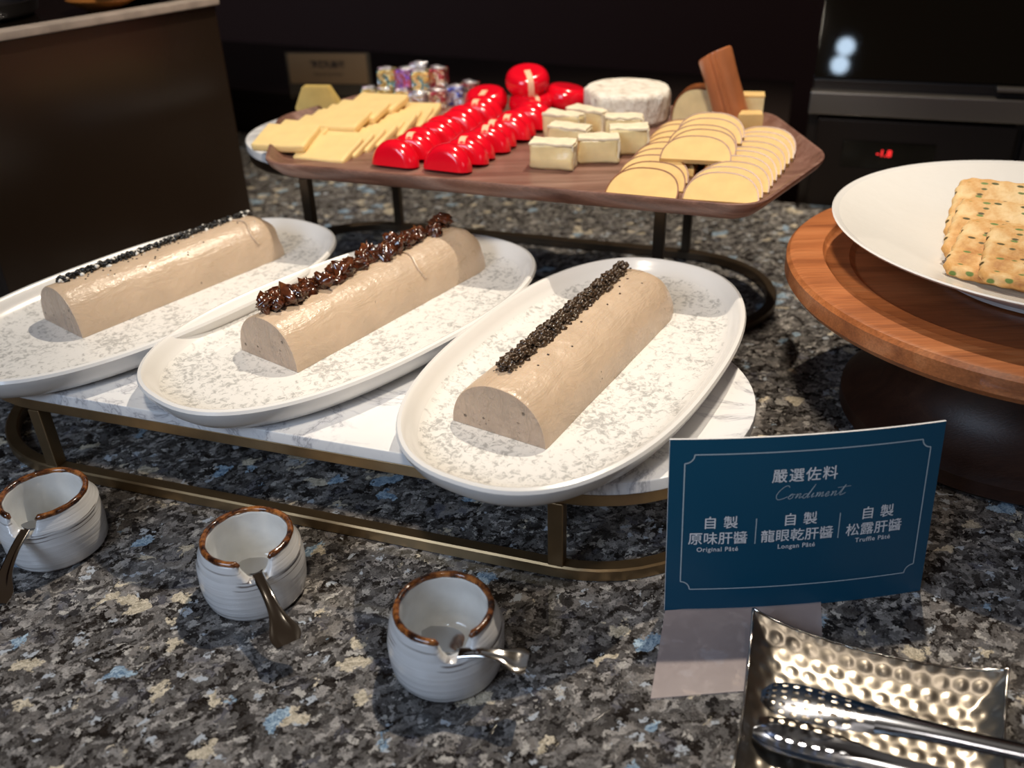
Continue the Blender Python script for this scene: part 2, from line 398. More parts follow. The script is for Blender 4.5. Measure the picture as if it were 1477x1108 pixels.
ct = thing('granite_counter', (0, 40, -90), label='polished blue pearl granite buffet counter with blue and cream flakes under all the food stands', cat='counter')
top_out = [(-150, 8), (150, 8), (150, 76), (36, 112.3), (-45.5, 155), (-150, 209)]
obj('countertop', prism([(x, y - 40) for x, y in top_out], 87, 90, .3), M['granite'], ct)
obj('cabinet_body', prism([(x, y - 40) for x, y in [(-148, 14), (148, 14), (148, 72), (36, 108), (-45, 150), (-148, 203)]], 0, 87), M['blackm'], ct, smooth=False)

# black raised ledge behind the counter where the small sign stands
ld = thing('back_ledge', (0, 140, -90), label='low black ledge running behind the granite counter, gold card standing on it', cat='ledge')
e0, e1 = Vector((35.5, 113.2)), Vector((-150, 210)); nb = Vector((.4635, .886))
obj('ledge_top', prism([(p.x, p.y - 140) for p in (e0, e0 + Vector((.3, .954)) * 38, e1 + nb * 34, e1)], 95.5, 97, .2), M['blackm'], ld, smooth=False)
obj('ledge_front', prism([(p.x, p.y - 140) for p in (e0 + nb * .6, e0 + Vector((.3, .954)) * 37, e1 + nb * 33, e1 + nb * .6)], 0, 95.5), M['blackm'], ld, smooth=False)

# tall polished panel box, left
pr_, pl_ = Vector((-31.7, 107.8)), Vector((-49.7, 82.5)); d_ = (pr_ - pl_).normalized(); pn = Vector((-d_.y, d_.x))
px_ = thing('partition_box', (*((pr_ + pl_) / 2), 0), math.atan2(d_.y, d_.x), 'tall polished dark brown box at left with a pale stone edge along its top', 'partition')
L = (pr_ - pl_).length / 2
obj('body', box(-L - 16 * 0, 0, 0, L, 48, 26.2, .15), M['panel'], px_, ang=30)
o = obj('stone_edge', box(-L - .4, -.5, 26.2, L + .3, 1.6, 27.0, .15), M['greige'], px_, ang=30); o['label'] = 'pale grey stone edge strip'
obj('top_board', box(-L, 1.7, 26.2, L, 48, 26.7, .1), M['black'], px_, ang=30)
c_, s_ = cos(px_.rotation_euler.z), sin(px_.rotation_euler.z)
def onbox(x, y, z): b = px_.location / S; return (b.x + x * c_ - y * s_, b.y + x * s_ + y * c_, z)
pan = thing('steel_pan', onbox(-6, 14, 26.75), px_.rotation_euler.z, 'shallow steel pan lying on top of the dark box in the upper left corner', 'pan')
obj('pan_body', lathe([(0.01, 0), (7.4, 0), (8, .5), (8.3, 1.6), (8.1, 1.6), (7.6, .6), (7, .25), (0.01, .25)], 40, False, False), M['chrome2'], pan)
bowl = obj('amber_dish', lathe([(.01, 0), (1.6, 0), (3.4, 1.0), (3.6, 1.2), (3.3, 1.15), (1.5, .3), (.01, .3)], 32, False, False), M['ember'], loc=onbox(5, 4.6, 26.72))
tag(bowl, 'small amber glass dish beside the steel pan in the upper left corner', 'dish')
bowl2 = obj('dark_bowl', lathe([(.01, 0), (2, 0), (3.8, 1.6), (4.1, 2.4), (3.8, 2.35), (1.9, .4), (.01, .4)], 32, False, False), M['black'], loc=onbox(10.4, 6.2, 26.72))
tag(bowl2, 'black bowl at the top edge of the dark box, near its right end', 'bowl')

# fridge with temperature display, back right
fr = thing('counter_fridge', (37.8, 112.4, -90), UA, 'dark under-shelf fridge at back right with a steel trim strip and red digits', 'fridge')
obj('cabinet', box(-.2, .5, 0, 95, 48, 105.4, .2), M['blackm'], fr, smooth=False)
obj('trim_strip', box(-.3, -1.6, 101.6, 95, .5, 104.2, .15), M['brushed'], fr)
gl = box(-.2, -.3, 0, 95, .3, 46, .1); bmesh.ops.transform(gl, matrix=Matrix.Translation((0, .3, 105.5)) @ Matrix.Rotation(R(-24), 4, 'X'), verts=gl.verts)
obj('glass_front', gl, M['blackglass'], fr)
obj('shelf_rail', box(20, -1.2, 105.0, 60, .5, 105.4, .1), M['brushed'], fr)
dr = obj('door', box(1.0, -1.1, 30, 23.2, .49, 101.0, .25), M['fridge'], fr)
obj('door', box(24.0, -1.1, 30, 52, .49, 101.0, .25), M['fridge'], fr)
obj('recess_panel', box(26.0, -1.3, 93, 50, -1.1, 99.5, .1), M['black'], fr)
dp = obj('display', box(4.3, -1.3, 95.3, 14.9, -1.05, 98.6, .08), M['display'], fr)
def text_bm(body, size, bold=0, shear=0, spacing=1, align='CENTER', res=3):
    cu = bpy.data.curves.new('t', 'FONT'); cu.body = body; cu.size = size; cu.align_x = align; cu.align_y = 'CENTER'
    cu.offset = bold; cu.shear = shear; cu.space_character = spacing; cu.resolution_u = res; cu.extrude = .002
    o = bpy.data.objects.new('t', cu); COL.objects.link(o); bpy.context.view_layer.update()
    me = bpy.data.meshes.new_from_object(o.evaluated_get(bpy.context.evaluated_depsgraph_get()))
    bm = bmesh.new(); bm.from_mesh(me); bpy.data.objects.remove(o, do_unlink=True); bpy.data.curves.remove(cu); bpy.data.meshes.remove(me)
    return bm
t_ = text_bm('-1.8', 1.15, .02); bmesh.ops.transform(t_, matrix=Matrix.Translation((9.2, -1.33, 97.2)) @ Matrix.Rotation(pi / 2, 4, 'X'), verts=t_.verts)
obj('digits', t_, M['led'], fr, smooth=False)

# two real ceiling lamps behind the viewer, seen only as reflections in the fridge glass
gn = Matrix.Rotation(R(-24), 3, 'X') @ Vector((0, -1, 0)); gn = Matrix.Rotation(UA, 3, 'Z') @ gn
gp = Vector((37.8, 112.7, 15.5)) + gn * .3
for k, aim in enumerate(((41.5, 114.2, 18.6), (40.9, 113.6, 16.6))):
    o_ = Vector((0, 0, 40)); d_ = (Vector(aim) - o_).normalized(); hit = o_ + d_ * ((gp - o_).dot(gn) / d_.dot(gn)); rr_ = d_ - 2 * d_.dot(gn) * gn
    o = obj('ceiling_lamp', lathe([(.01, 0), (2.5, 0), (2.9, .5), (2.9, 1.6), (.01, 1.6)], 32, False, False), M['bulb'], loc=hit + rr_ * 230, rot=(-rr_).to_track_quat('Z', 'Y').to_euler())
    tag(o, ('upper' if k == 0 else 'lower') + ' of two small cool white lamps mirrored in the black glass', 'lamp')

# ------------------------------------------------------------------ the two marble topped stands
def stand(BRx, BRy, h, label, LN=39.2):
    """capsule footprint; (BRx,BRy) = front right leg axis, front legs 39.2 cm apart"""
    FR = Vector((BRx, BRy, 0)); r = 10.6
    c2 = FR + Nn * r; c1 = c2 - U * LN; mid = (c1 + c2) / 2
    st = thing('marble_top_stand', (mid.x, mid.y, 0), UA, label, 'display stand')
    a, b = (-LN / 2, 0), (LN / 2, 0)
    obj('base_ring', ringprism(capsule(a, b, r), capsule(a, b, r - 1.0), 0, 1.0), M['brass'] if h < 10 else M['darkbrass'], st)
    obj('top_ring', ringprism(capsule(a, b, r), capsule(a, b, r - 1.0), h - 1.0, h), M['brass'] if h < 10 else M['darkbrass'], st)
    for sx in (-1, 1):
        for sy in (-1, 1):
            obj('leg', box(sx * LN / 2 - .5, sy * (r - .5) - .5, 1.0, sx * LN / 2 + .5, sy * (r - .5) + .5, h - 1.0, .08), M['brass'] if h < 10 else M['darkbrass'], st, ang=60)
    o = obj('marble_slab', prism(capsule(a, b, r + .15, 32), h, h + .9, .12), M['marble'], st)
    return st
stand(2.4, 43.2, 7.0, 'low brass stand with a white marble top under the three oval plates')
stand(13.3, 75.0, 14.0, 'taller dark bronze stand with a marble top under the wooden cheese tray', 35)

# ------------------------------------------------------------------ oval plates
def plate_bm():
    A, B, p = 17.27, 9.28, 2.42; n = 96
    prof = [(4.2, 0), (2.0, 0), (1.2, .35), (.55, 1.0), (.12, 1.75), (0, 2.1), (.10, 2.3), (.32, 2.36), (.58, 2.22), (.85, 1.8), (1.25, 1.3), (1.9, 1.05), (2.8, .98)]
    rings = []
    for ins, z in prof:
        r = []
        for j in range(n):
            t = 2 * pi * j / n; c, s = cos(t), sin(t)
            x = math.copysign(abs(c) ** (2 / p), c) * (A - ins); y = math.copysign(abs(s) ** (2 / p), s) * (B - ins); r.append(Vector((x, y, z)))
        rings.append(r)
    return loft(rings, mi=lambda i: 1 if i >= 10 else 0)
PL = [(-28.946, 67.924, 52.66, 'leftmost white oval plate, carrying the pâté with black crumbs'),
      (-11.712, 62.871, 48.94, 'middle white oval plate, carrying the pâté topped with dried longan'),
      (5.349, 55.007, 59.87, 'rightmost white oval plate with grey speckles, carrying the truffle pâté')]
pm = obj('oval_plate', plate_bm(), [M['plate_out'], M['plate_in']])
for k, (x, y, a, lab) in enumerate(PL):
    o = pm if k == 0 else pm.copy()
    if k: COL.objects.link(o)
    o.location = Vector((x, y, 7.9)) * S; o.rotation_euler = (0, 0, R(a)); tag(o, lab.replace('â', 'a').replace('é', 'e'), 'plate', 'oval plates on the low stand')
    o['label'] = lab

# ------------------------------------------------------------------ pates
def loaf(fl, fr_, length, ang, h, seed, seam=None, endcut=1.0, label=''):
    """fl, fr_: front-left / front-right bottom corners on the plate"""
    fl, fr_ = Vector(fl), Vector(fr_); W = (fr_ - fl).length; mid = (fl + fr_) / 2
    a = R(ang); d = Vector((cos(a), sin(a))); 
    root = thing('pate_loaf', (mid.x, mid.y, 8.9), a, label, 'pâté')
    n = 30; ns = 44; rings = []
    def sec(x, sc1=1.0, dz=0, jit=1):
        out = []
        for j in range(n + 1):
            t = pi * j / n; c, s = cos(t), sin(t)
            y = -math.copysign(abs(c) ** .90, c) * W / 2 * sc1; z = max(0, s) ** .94 * h * sc1
            f = 1 + .012 * noise.noise(Vector((x * .35, y * .5, z * .5 + seed)))
            out.append(Vector((x, y * f, z * f + (0.0 if z > .01 else 0))))
        for j in range(1, 8):
            out.append(Vector((x, W / 2 * sc1 * (1 - 2 * j / 8) , 0)))
        return out
    xs = [i / ns * length for i in range(ns + 1)]
    bm = bmesh.new(); rs = []
    r = sec(0, .985); rs.append(r)
    for i, x in enumerate(xs):
        xx = x + (.12 if i == 0 else 0); s = 1.0
        if i == 0: s = 1.0
        if x > length - 1.6: s = 1 - endcut * .10 * ((x - length + 1.6) / 1.6) ** 2
        r = sec(xx, s)
        if seam and abs(x - seam) < .5:
            for v in r:
                k = 1 - abs(x - seam) / .5; v.z *= 1 - .03 * k; v.y *= 1 - .03 * k
        if i > ns - 2:
            for v in r: v.x += .35 * noise.noise(Vector((v.y * .7, v.z * .7, seed * 3)))
        rs.append(r)
    loft(rs, bm=bm, mi=lambda i: 1 if i == -1 else 0)
    o = obj('loaf', bm, [M['pate'], M['patecut']], root, ang=50)
    if seam:       # glossy scar where two moulded halves meet
        pts = []
        for j in range(5, 19):
            t = pi * (1 - j / n * 1.0) ; c, s = cos(t), sin(t)
            pts.append((seam + .25 * sin(j * .6), -math.copysign(abs(c) ** .9, c) * W / 2 * 1.0, max(0, s) ** .94 * h * 1.0))
        tt = [p for p in pts]
        o = obj('seam', tube([(x, -y, z + .02) for x, y, z in tt], .10, 6), M['pate'], root)
    return root, a, mid, W
Lf = 'beige pâté loaf '
L3, a3, m3, W3 = loaf((-3.8, 48.4), (1.9, 44.7), 20.8, 58.4, 3.35, 3, None, .8, Lf + 'with a line of dark truffle paste, on the rightmost oval plate')
L2, a2, m2, W2 = loaf((-19.8, 58.7), (-15, 55), 22.0, 53.0, 3.45, 5, 14.3, 1.2, Lf + 'scarred across its middle, under dried longan, on the middle plate')
L1, a1, m1, W1 = loaf((-37.2, 64.5), (-32.3, 61.6), 19.8, 51.2, 3.5, 8, 17.3, 1.6, Lf + 'sprinkled with black crumbs, on the leftmost oval plate')

random.seed(4)
def crumbs_on(m_, a, x0, x1, ytop, h, n, rr, name, mats, width, wob=.0, zbase=8.9, pile=.6, seed=1, W=6.5, stray=0):
    rnd = random.Random(seed); bm = bmesh.new(); d = Vector((cos(a), sin(a))); e = Vector((-sin(a), cos(a)))
    def surf(y): 
        q = min(.999, abs(y) / (W / 2)); c = q ** (1 / .90); return h * (1 - c * c) ** .47
    base = [Vector((m_.x, m_.y, zbase)), d, e]
    for k in range(n + stray):
        t = rnd.random(); x = x0 + (x1 - x0) * t
        if k < n:
            off = max(-1, min(1, rnd.gauss(0, .42))); y = ytop(t) + off * width / 2; up_ = pile * (1 - off * off) * rnd.random()
            r = rr * (.45 + 1.1 * rnd.random() ** 1.5)
        else: y = ytop(t) - width / 2 - abs(rnd.gauss(0, .7)); up_ = 0; r = rr * .55
        p = Vector((m_.x, m_.y, 0)) + Vector((d.x, d.y, 0)) * x + Vector((e.x, e.y, 0)) * y
        p.z = zbase + surf(y) + up_ + r * .2
        b = bmesh.new(); bmesh.ops.create_icosphere(b, subdivisions=1, radius=r)
        for v in b.verts: v.co *= 1 + .45 * (rnd.random() - .5)
        for v in b.verts: v.co = Vector((v.co.x * rnd.choice((1, 1.3)), v.co.y, v.co.z)) + p
        mi = rnd.choices(range(len(mats)), weights=[9, 1][:len(mats)])[0]
        for f in b.faces: f.material_index = mi
        merge(bm, b)
    c = Vector((m_.x, m_.y, 0)) + Vector((d.x, d.y, 0)) * x0; 
    for v in bm.verts: v.co -= Vector((c.x, c.y, zbase + h))
    return obj(name, bm, mats, loc=(c.x, c.y, zbase + h), ang=60)
o = crumbs_on(m3, a3, 1.9, 19.9, lambda t: .75 + .1 * t, 3.35, 2000, .14, 'truffle_paste', [M['truffle']], 1.45, pile=.75, seed=2, stray=9)
tag(o, 'line of dark brown chopped truffle paste along the rightmost pâté', 'topping', kind='stuff')
o = crumbs_on(m1, a1, .9, 19.2, lambda t: .55 + .5 * t, 3.5, 1200, .12, 'black_crumbs', [M['blackcrumb'], M['glintcrumb']], 1.25, pile=.35, seed=3, W=5.7, stray=26)
tag(o, 'line of black crumbs with a few painted pale glints along the leftmost pâté', 'topping', kind='stuff')
protos = []
for k in range(6):
    rnd = random.Random(k); bm = bmesh.new()
    for q in range(4):
        b = lump(.36 + .12 * rnd.random(), k * 5 + q, 2, .55, 1.7, (1.3, .65 + .3 * rnd.random(), .7))
        merge(bm, b, Matrix.Translation((rnd.uniform(-.28, .28), rnd.uniform(-.28, .28), rnd.uniform(-.18, .25))) @ Matrix.Rotation(rnd.random() * 6, 4, 'Z') @ Matrix.Rotation(rnd.uniform(-1.2, 1.2), 4, 'Y'))
    protos.append(bm)
pm_ = [obj('dried_longan', b, M['longan'], ang=180) for b in protos]
rnd = random.Random(11); d2 = Vector((cos(a2), sin(a2), 0)); e2 = Vector((-sin(a2), cos(a2), 0))
NL = 62
for k in range(NL):
    o = pm_[k] if k < 6 else pm_[k % 6].copy()
    if k >= 6: COL.objects.link(o)
    t = (k + rnd.random() * .5) / NL; y = .55 + .25 * t + rnd.uniform(-.62, .62); zz = 3.36 - .16 * y * y + rnd.uniform(-.05, .55)
    p = Vector((m2.x, m2.y, 8.9 + zz + .18)) + d2 * (.7 + 20.6 * t) + e2 * y
    o.location = p * S; o.rotation_euler = (rnd.random() * 6, rnd.random() * 6, rnd.random() * 6); s = .9 + .5 * rnd.random(); o.scale = (s, s, s)
    tag(o, 'glossy dark brown dried longan piece in the row along the middle pâté', 'dried fruit', 'dried longan pieces on the middle pâté')

# ------------------------------------------------------------------ sauce pots and their spreaders
def pot(x, y, notch, label, seed):
    root = thing('sauce_pot', (x, y, 0), 0, label, 'pot', 'small white sauce pots')
    n = 72; prof = [(2.35, 0), (2.9, .05), (3.1, .35), (3.2, .9), (3.26, 1.6), (3.27, 2.3), (3.24, 2.9), (3.14, 3.15), (3.16, 3.3), (3.02, 3.65), (2.86, 4.05), (2.74, 4.3),
                    (2.62, 4.42), (2.48, 4.36), (2.42, 4.1), (2.5, 3.4), (2.55, 2.6), (2.5, 1.5), (2.3, .9), (1.6, .6), (.02, .55)]
    rings = []
    for i, (r, z) in enumerate(prof):
        ring = []
        for j in range(n):
            t = 2 * pi * j / n; dd = (t - notch + pi) % (2 * pi) - pi
            k = max(0, 1 - (abs(dd) / .38) ** 4) if abs(dd) < .38 else 0     # the cut-out for the spoon
            z2 = z; r2 = r
            lim = 4.42 - 1.25 * k
            if z2 > lim: z2 = lim + (z2 - lim) * .05
            r2 += .05 * noise.noise(Vector((cos(t) * 1.2, sin(t) * 1.2, z * 1.1 + seed))) + (.05 * sin(z * 9 + 1.2 * t + seed) if i < 10 else 0)
            ring.append(Vector((r2 * cos(t), r2 * sin(t), z2)))
        rings.append(ring)
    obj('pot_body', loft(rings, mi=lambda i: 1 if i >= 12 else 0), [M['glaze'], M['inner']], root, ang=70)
    # brown rim bead, open at the cut-out
    path = []; rad = []
    for j in range(61):
        t = notch + .33 + (2 * pi - .66) * j / 60; q = .03 * noise.noise(Vector((cos(t) * 1.2, sin(t) * 1.2, seed)))
        path.append(((2.62 + q) * cos(t), (2.62 + q) * sin(t), 4.34 - (.14 if j in (0, 60) else 0))); rad.append(.2 + .012 * sin(j * 1.3) if 0 < j < 60 else .1)
    obj('brown_rim', tube(path, rad, 10), M['rim'], root, ang=180)
    return root
pot(-4.1, 36.5, math.atan2(-1, .28), 'white sauce pot with a brown rim nearest the viewer, third from the left', 1)
pot(-16.5, 43.0, math.atan2(-1, .42), 'white sauce pot with a brown rim in the middle of the three', 2)
pot(-31.1, 47.9, math.atan2(-1, -.10), 'white sauce pot with a brown rim at the left edge of the photo', 3)

def ribbon(path, widths, thick, side=None, n=8, dish=None):
    """flat tapering strip that follows path; dish = how far the edges curl up"""
    rings = []
    for i, p in enumerate(path):
        p = Vector(p); t = (Vector(path[min(i + 1, len(path) - 1)]) - Vector(path[max(i - 1, 0)])).normalized()
        s = (side or t.cross(Vector((0, 0, 1)))).normalized(); nn = s.cross(t).normalized(); nn = -nn if nn.z < 0 else nn; w = widths[i]; top = []; bot = []
        for k in range(n + 1):
            q = -1 + 2 * k / n; u_ = (dish[i] if dish else 0) * q * q
            c = p + s * q * w + nn * u_; top.append(c + nn * thick * (.5 if abs(q) < 1 else .12)); bot.append(c - nn * thick * (.5 if abs(q) < 1 else .12))
        rings.append(top + bot[::-1])
    return loft(rings)
def smoothpath(pts, n=5):
    out = []
    for i in range(len(pts) - 1):
        p0, p1, p2, p3 = [Vector(pts[max(0, min(len(pts) - 1, i + k))]) for k in (-1, 0, 1, 2)]
        for k in range(n):
            t = k / n; out.append(.5 * ((2 * p1) + (p2 - p0) * t + (2 * p0 - 5 * p1 + 4 * p2 - p3) * t * t + (3 * p1 - p0 - 3 * p2 + p3) * t ** 3))
    out.append(Vector(pts[-1])); return out
def interp(vals, n=5):
    return [v.x for v in smoothpath([(v, 0, 0) for v in vals], n)]
def spreader(p0, notchp, end, label, side_end):
    """blade rests on the pot's floor, neck lies in the cut-out, flared handle hangs outside"""
    p0, q, e = Vector(p0), Vector(notchp), Vector(end); d = (e - q)
    blade = [p0, p0.lerp(q, .35), p0.lerp(q, .7), q - (q - p0).normalized() * .3]
    hand = [q, q + d * .33 + Vector((0, 0, .25)), q + d * .62 + Vector((0, 0, .18)), q + d * .85, e]
    root = thing('cheese_spreader', tuple(q), 0, label, 'spreader', 'steel spreaders in the sauce pots')
    sub = lambda L_: [Vector(v) - q for v in L_]
    obj('blade', ribbon(smoothpath(sub(blade)), interp([.35, .95, 1.0, .42]), .10, dish=interp([.0, .12, .12, .1])), M['steel'], root, ang=60)
    obj('handle', ribbon(smoothpath(sub(hand)), interp([.36, .33, .45, .88, .72]), .22, dish=interp([.02, .05, .08, .05, .02])), M['steel'], root, ang=60)
    return root
spreader((-5.2, 36.9, 2.3), (-3.2, 34.0, 3.4), (.4, 33.3, 3.3), 'steel spreader standing in the sauce pot nearest the viewer', 0)
spreader((-17.1, 43.6, 1.9), (-15.4, 40.5, 3.45), (-13.0, 36.6, 1.7), 'steel spreader hanging out of the middle sauce pot', 0)
spreader((-30.9, 48.4, 1.8), (-31.3, 45.2, 3.45), (-31.6, 40.6, 1.6), 'steel spreader hanging out of the left sauce pot', 0)

# ------------------------------------------------------------------ teal card
bl, br = Vector((8.9, 40.1, 0)), Vector((24.9, 41.2, 0)); cw = (br - bl).length; ca = math.atan2(br.y - bl.y, br.x - bl.x)
card = thing('menu_card', tuple((bl + br) / 2), ca, 'dark teal menu card with silver Chinese lettering standing in front of the marble stand', 'sign')
CH = 11.5; lean = 1.75
def cpos(x, s, out=0):
    """x along the card from its middle, s up the card, out = distance in front"""
    q = x / (cw / 2); y = lean * s / CH - .45 * (1 - q * q); z = s * math.sqrt(1 - (lean / CH) ** 2)
    return Vector((x, y - out, z))
bm = bmesh.new(); rings = []
nx = 24
for i in range(nx + 1):
    x = -cw / 2 + cw * i / nx
    rings.append([cpos(x, 0, 0), cpos(x, CH, 0), cpos(x, CH, -.12), cpos(x, 0, -.12)])
bm = loft(rings)
bmesh.ops.recalc_face_normals(bm, faces=bm.faces)
for f in bm.faces:
    c = f.calc_center_median(); f.material_index = 0 if (f.normal.y < -.6) else 1
o = obj('card_sheet', bm, [M['teal'], M['paper']], card, smooth=False)
def oncard(bm, x, s, out=.03):
    bmesh.ops.triangulate(bm, faces=bm.faces)
    for v in bm.verts: v.co = cpos(x + v.co.x, s + v.co.y, out + v.co.z)
    return bm
def cline(pts, w=.035):
    bm = bmesh.new()
    for (x0, s0), (x1, s1) in zip(pts[:-1], pts[1:]):
        steps = max(1, int(abs(x1 - x0) / .8))
        for k in range(steps):
            a = (x0 + (x1 - x0) * k / steps, s0 + (s1 - s0) * k / steps); b = (x0 + (x1 - x0) * (k + 1) / steps, s0 + (s1 - s0) * (k + 1) / steps)
            d = Vector((b[0] - a[0], b[1] - a[1])).normalized(); n_ = Vector((-d.y, d.x)) * w
            vs = [bm.verts.new(cpos(px + sx * n_.x, ps + sx * n_.y, .03)) for (px, ps), sx in ((a, 1), (b, 1), (b, -1), (a, -1))]
            bm.faces.new(vs)
    return bm
def ctext(body, x, s, size, bold=0, shear=0, sp=1, mat='print_', name='lettering'):
    obj(name, oncard(text_bm(body, size, bold, shear, sp), x, s), M[mat], card, smooth=False)
# proportions read off the photo: x -8..8, s 0..11.5
ctext('嚴選佐料', -.2, 8.95, .93, .006, 0, 1.12)
SCR = {'C': ([(.62, .82), (.5, .95), (.3, .9), (.1, .6), (.05, .3), (.2, .05), (.45, .05), (.75, .2)], .8), 'o': ([(0, .2), (.1, .38), (.0, .3), (-.05, .12), (.08, .03), (.2, .15), (.15, .35), (.3, .3)], .34),
  'n': ([(0, .3), (.06, .36), (.03, .05), (.15, .33), (.25, .34), (.24, .06), (.4, .15)], .42), 'd': ([(.22, .3), (.05, .32), (-.02, .12), (.1, .03), (.22, .2), (.42, .95), (.26, .1), (.4, .12)], .44),
  'i': ([(0, .15), (.08, .36), (.05, .06), (.2, .14)], .24), 'm': ([(0, .3), (.06, .36), (.03, .05), (.14, .33), (.22, .33), (.2, .06), (.32, .33), (.4, .33), (.38, .06), (.52, .15)], .55),
  'e': ([(0, .15), (.15, .25), (.1, .37), (-.01, .22), (.06, .04), (.25, .14)], .3), 't': ([(0, .15), (.2, .75), (.1, .1), (.25, .1), (.4, .2)], .3)}
xx, kk = -1.95, 0
for ch in 'Condiment':
    pts_, adv = SCR[ch]; sm = smoothpath([(x + y * .35, y, 0) for x, y in pts_], 4)
    obj('script_lettering', cline([(xx + v.x * 1.0, 7.45 + v.y * .95 + .0 * kk) for v in sm], .018), M['printdim'], card, smooth=False); xx += adv * 1.08
obj('script_lettering', cline([(xx - .35, 8.0), (xx + .45, 8.05)], .015), M['printdim'], card, smooth=False)
for gx, l1, l2, l3 in ((-5.05, '自 製', '原味肝醬', 'Original Pâté'), (-.35, '自 製', '龍眼乾肝醬', 'Longan Pâté'), (4.35, '自 製', '松露肝醬', 'Truffle Pâté')):
    ctext(l1, gx + .1, 6.05, .88, .006, 0, 1.08); ctext(l2, gx, 5.0, .88, .006, 0, 1.0); ctext(l3, gx, 4.3, .42, .003, 0, 1.1, 'print_')
X0, X1, S0, S1, q = -7.15, 7.25, 1.55, 10.55, .55
fp = []
for cx_, cy_, a0 in ((X1, S1, 180), (X0, S1, 270), (X0, S0, 0), (X1, S0, 90)):
    for k in range(7): a = R(a0 + (90 * k / 6)) ; fp.append((cx_ + q * cos(a), cy_ + q * sin(a)))
seq = []
for (cx_, cy_, st_, en_) in ((X1, S1, 270, 180), (X0, S1, 0, -90), (X0, S0, 90, 0), (X1, S0, 180, 90)):
    for k in range(7): a = R(st_ + (en_ - st_) * k / 6); seq.append((cx_ + q * cos(a), cy_ + q * sin(a)))
seq.append(seq[0])
obj('border_line', cline(seq), M['printdim'], card, smooth=False)
for xx in (-2.85, 2.15): obj('divider_line', cline([(xx, 6.3), (xx, 4.6)], .03), M['printdim'], card, smooth=False)
obj('light_patch', prism([(-cw / 2 - 2.3, -6.5), (-cw / 2 + 7.4, -6.5), (-cw / 2 + 9.7, -.1), (-cw / 2, -.1)], .02, .11, .02), M['patchfilm'], card)['label'] = 'pale light patch in front, put in as a thin translucent sheet'  # bright patch on the counter before the card, built as a skewed pale sheet

# ------------------------------------------------------------------ hammered steel dish and tongs
hd = thing('hammered_dish', (17.5, 27.5, 0), 0, 'rectangular hammered steel dish with upturned corners at the lower right', 'dish')
TL, TR = Vector((13.75, 38.5)), Vector((26.2, 33.5)); ex = (TR - TL).normalized(); ey = Vector((ex.y, -ex.x)); WD = (TR - TL).length; LD = 20.0
NX, NY = 120, 176; bm = bmesh.new(); g = []
def dish_h(u, v):
    e = max(abs(2 * u - 1), abs(2 * v - 1)); cu, cv = abs(2 * u - 1), abs(2 * v - 1)
    z = .25 + .75 * max(0, (max(cu, cv) - .72) / .28) ** 2 + .55 * (cu * cv) ** 4
    X, Y = u * WD, v * LD; p = .98; row = round(Y / (p * .87)); xo = (row % 2) * .5
    fx = (X / p + xo) - round(X / p + xo); fy = Y / (p * .87) - row; dd = math.hypot(fx, fy * .87)
    z += (.055 + .02 * sin(row * 3.7 + round(X / p) * 5.1)) * max(0, 1 - (dd / .44) ** 2) ** 1.5 + .03 * noise.noise(Vector((X * .5, Y * .5, 2)))
    return z
for j in range(NY + 1):
    v = j / NY; row = []
    for i in range(NX + 1):
        u = i / NX
        bu = .035 * sin(pi * u) * (1 - 2 * v); bv = .045 * sin(pi * v) * (1 - 2 * u)
        P = TL + ex * WD * (u + bv) + ey * LD * (v + bu * WD / LD * 1.4)
        row.append(bm.verts.new((P.x - 17.5, P.y - 27.5, dish_h(u, v))))
    g.append(row)
for j in range(NY):
    for i in range(NX): bm.faces.new((g[j][i], g[j][i + 1], g[j + 1][i + 1], g[j + 1][i]))
bmesh.ops.recalc_face_normals(bm, faces=bm.faces)
geo = bmesh.ops.extrude_face_region(bm, geom=bm.faces[:]); vs = [e for e in geo['geom'] if isinstance(e, bmesh.types.BMVert)]
for v in vs: v.co.z -= .12
obj('dish_sheet', bm, M['hammered'], hd, ang=180)
# rolled rim
edge = [g_ for g_ in []]
def rimpt(u, v):
    bu = .035 * sin(pi * u) * (1 - 2 * v); bv = .045 * sin(pi * v) * (1 - 2 * u); P = TL + ex * WD * (u + bv) + ey * LD * (v + bu * WD / LD * 1.4)
    return Vector((P.x - 17.5, P.y - 27.5, dish_h(u, v) - .03))
rp = [rimpt(k / 30, 0) for k in range(30)] + [rimpt(1, k / 40) for k in range(40)] + [rimpt(1 - k / 30, 1) for k in range(30)] + [rimpt(0, 1 - k / 40) for k in range(41)]
obj('rim', tube(rp, .09, 8), M['steel'], hd, ang=180)

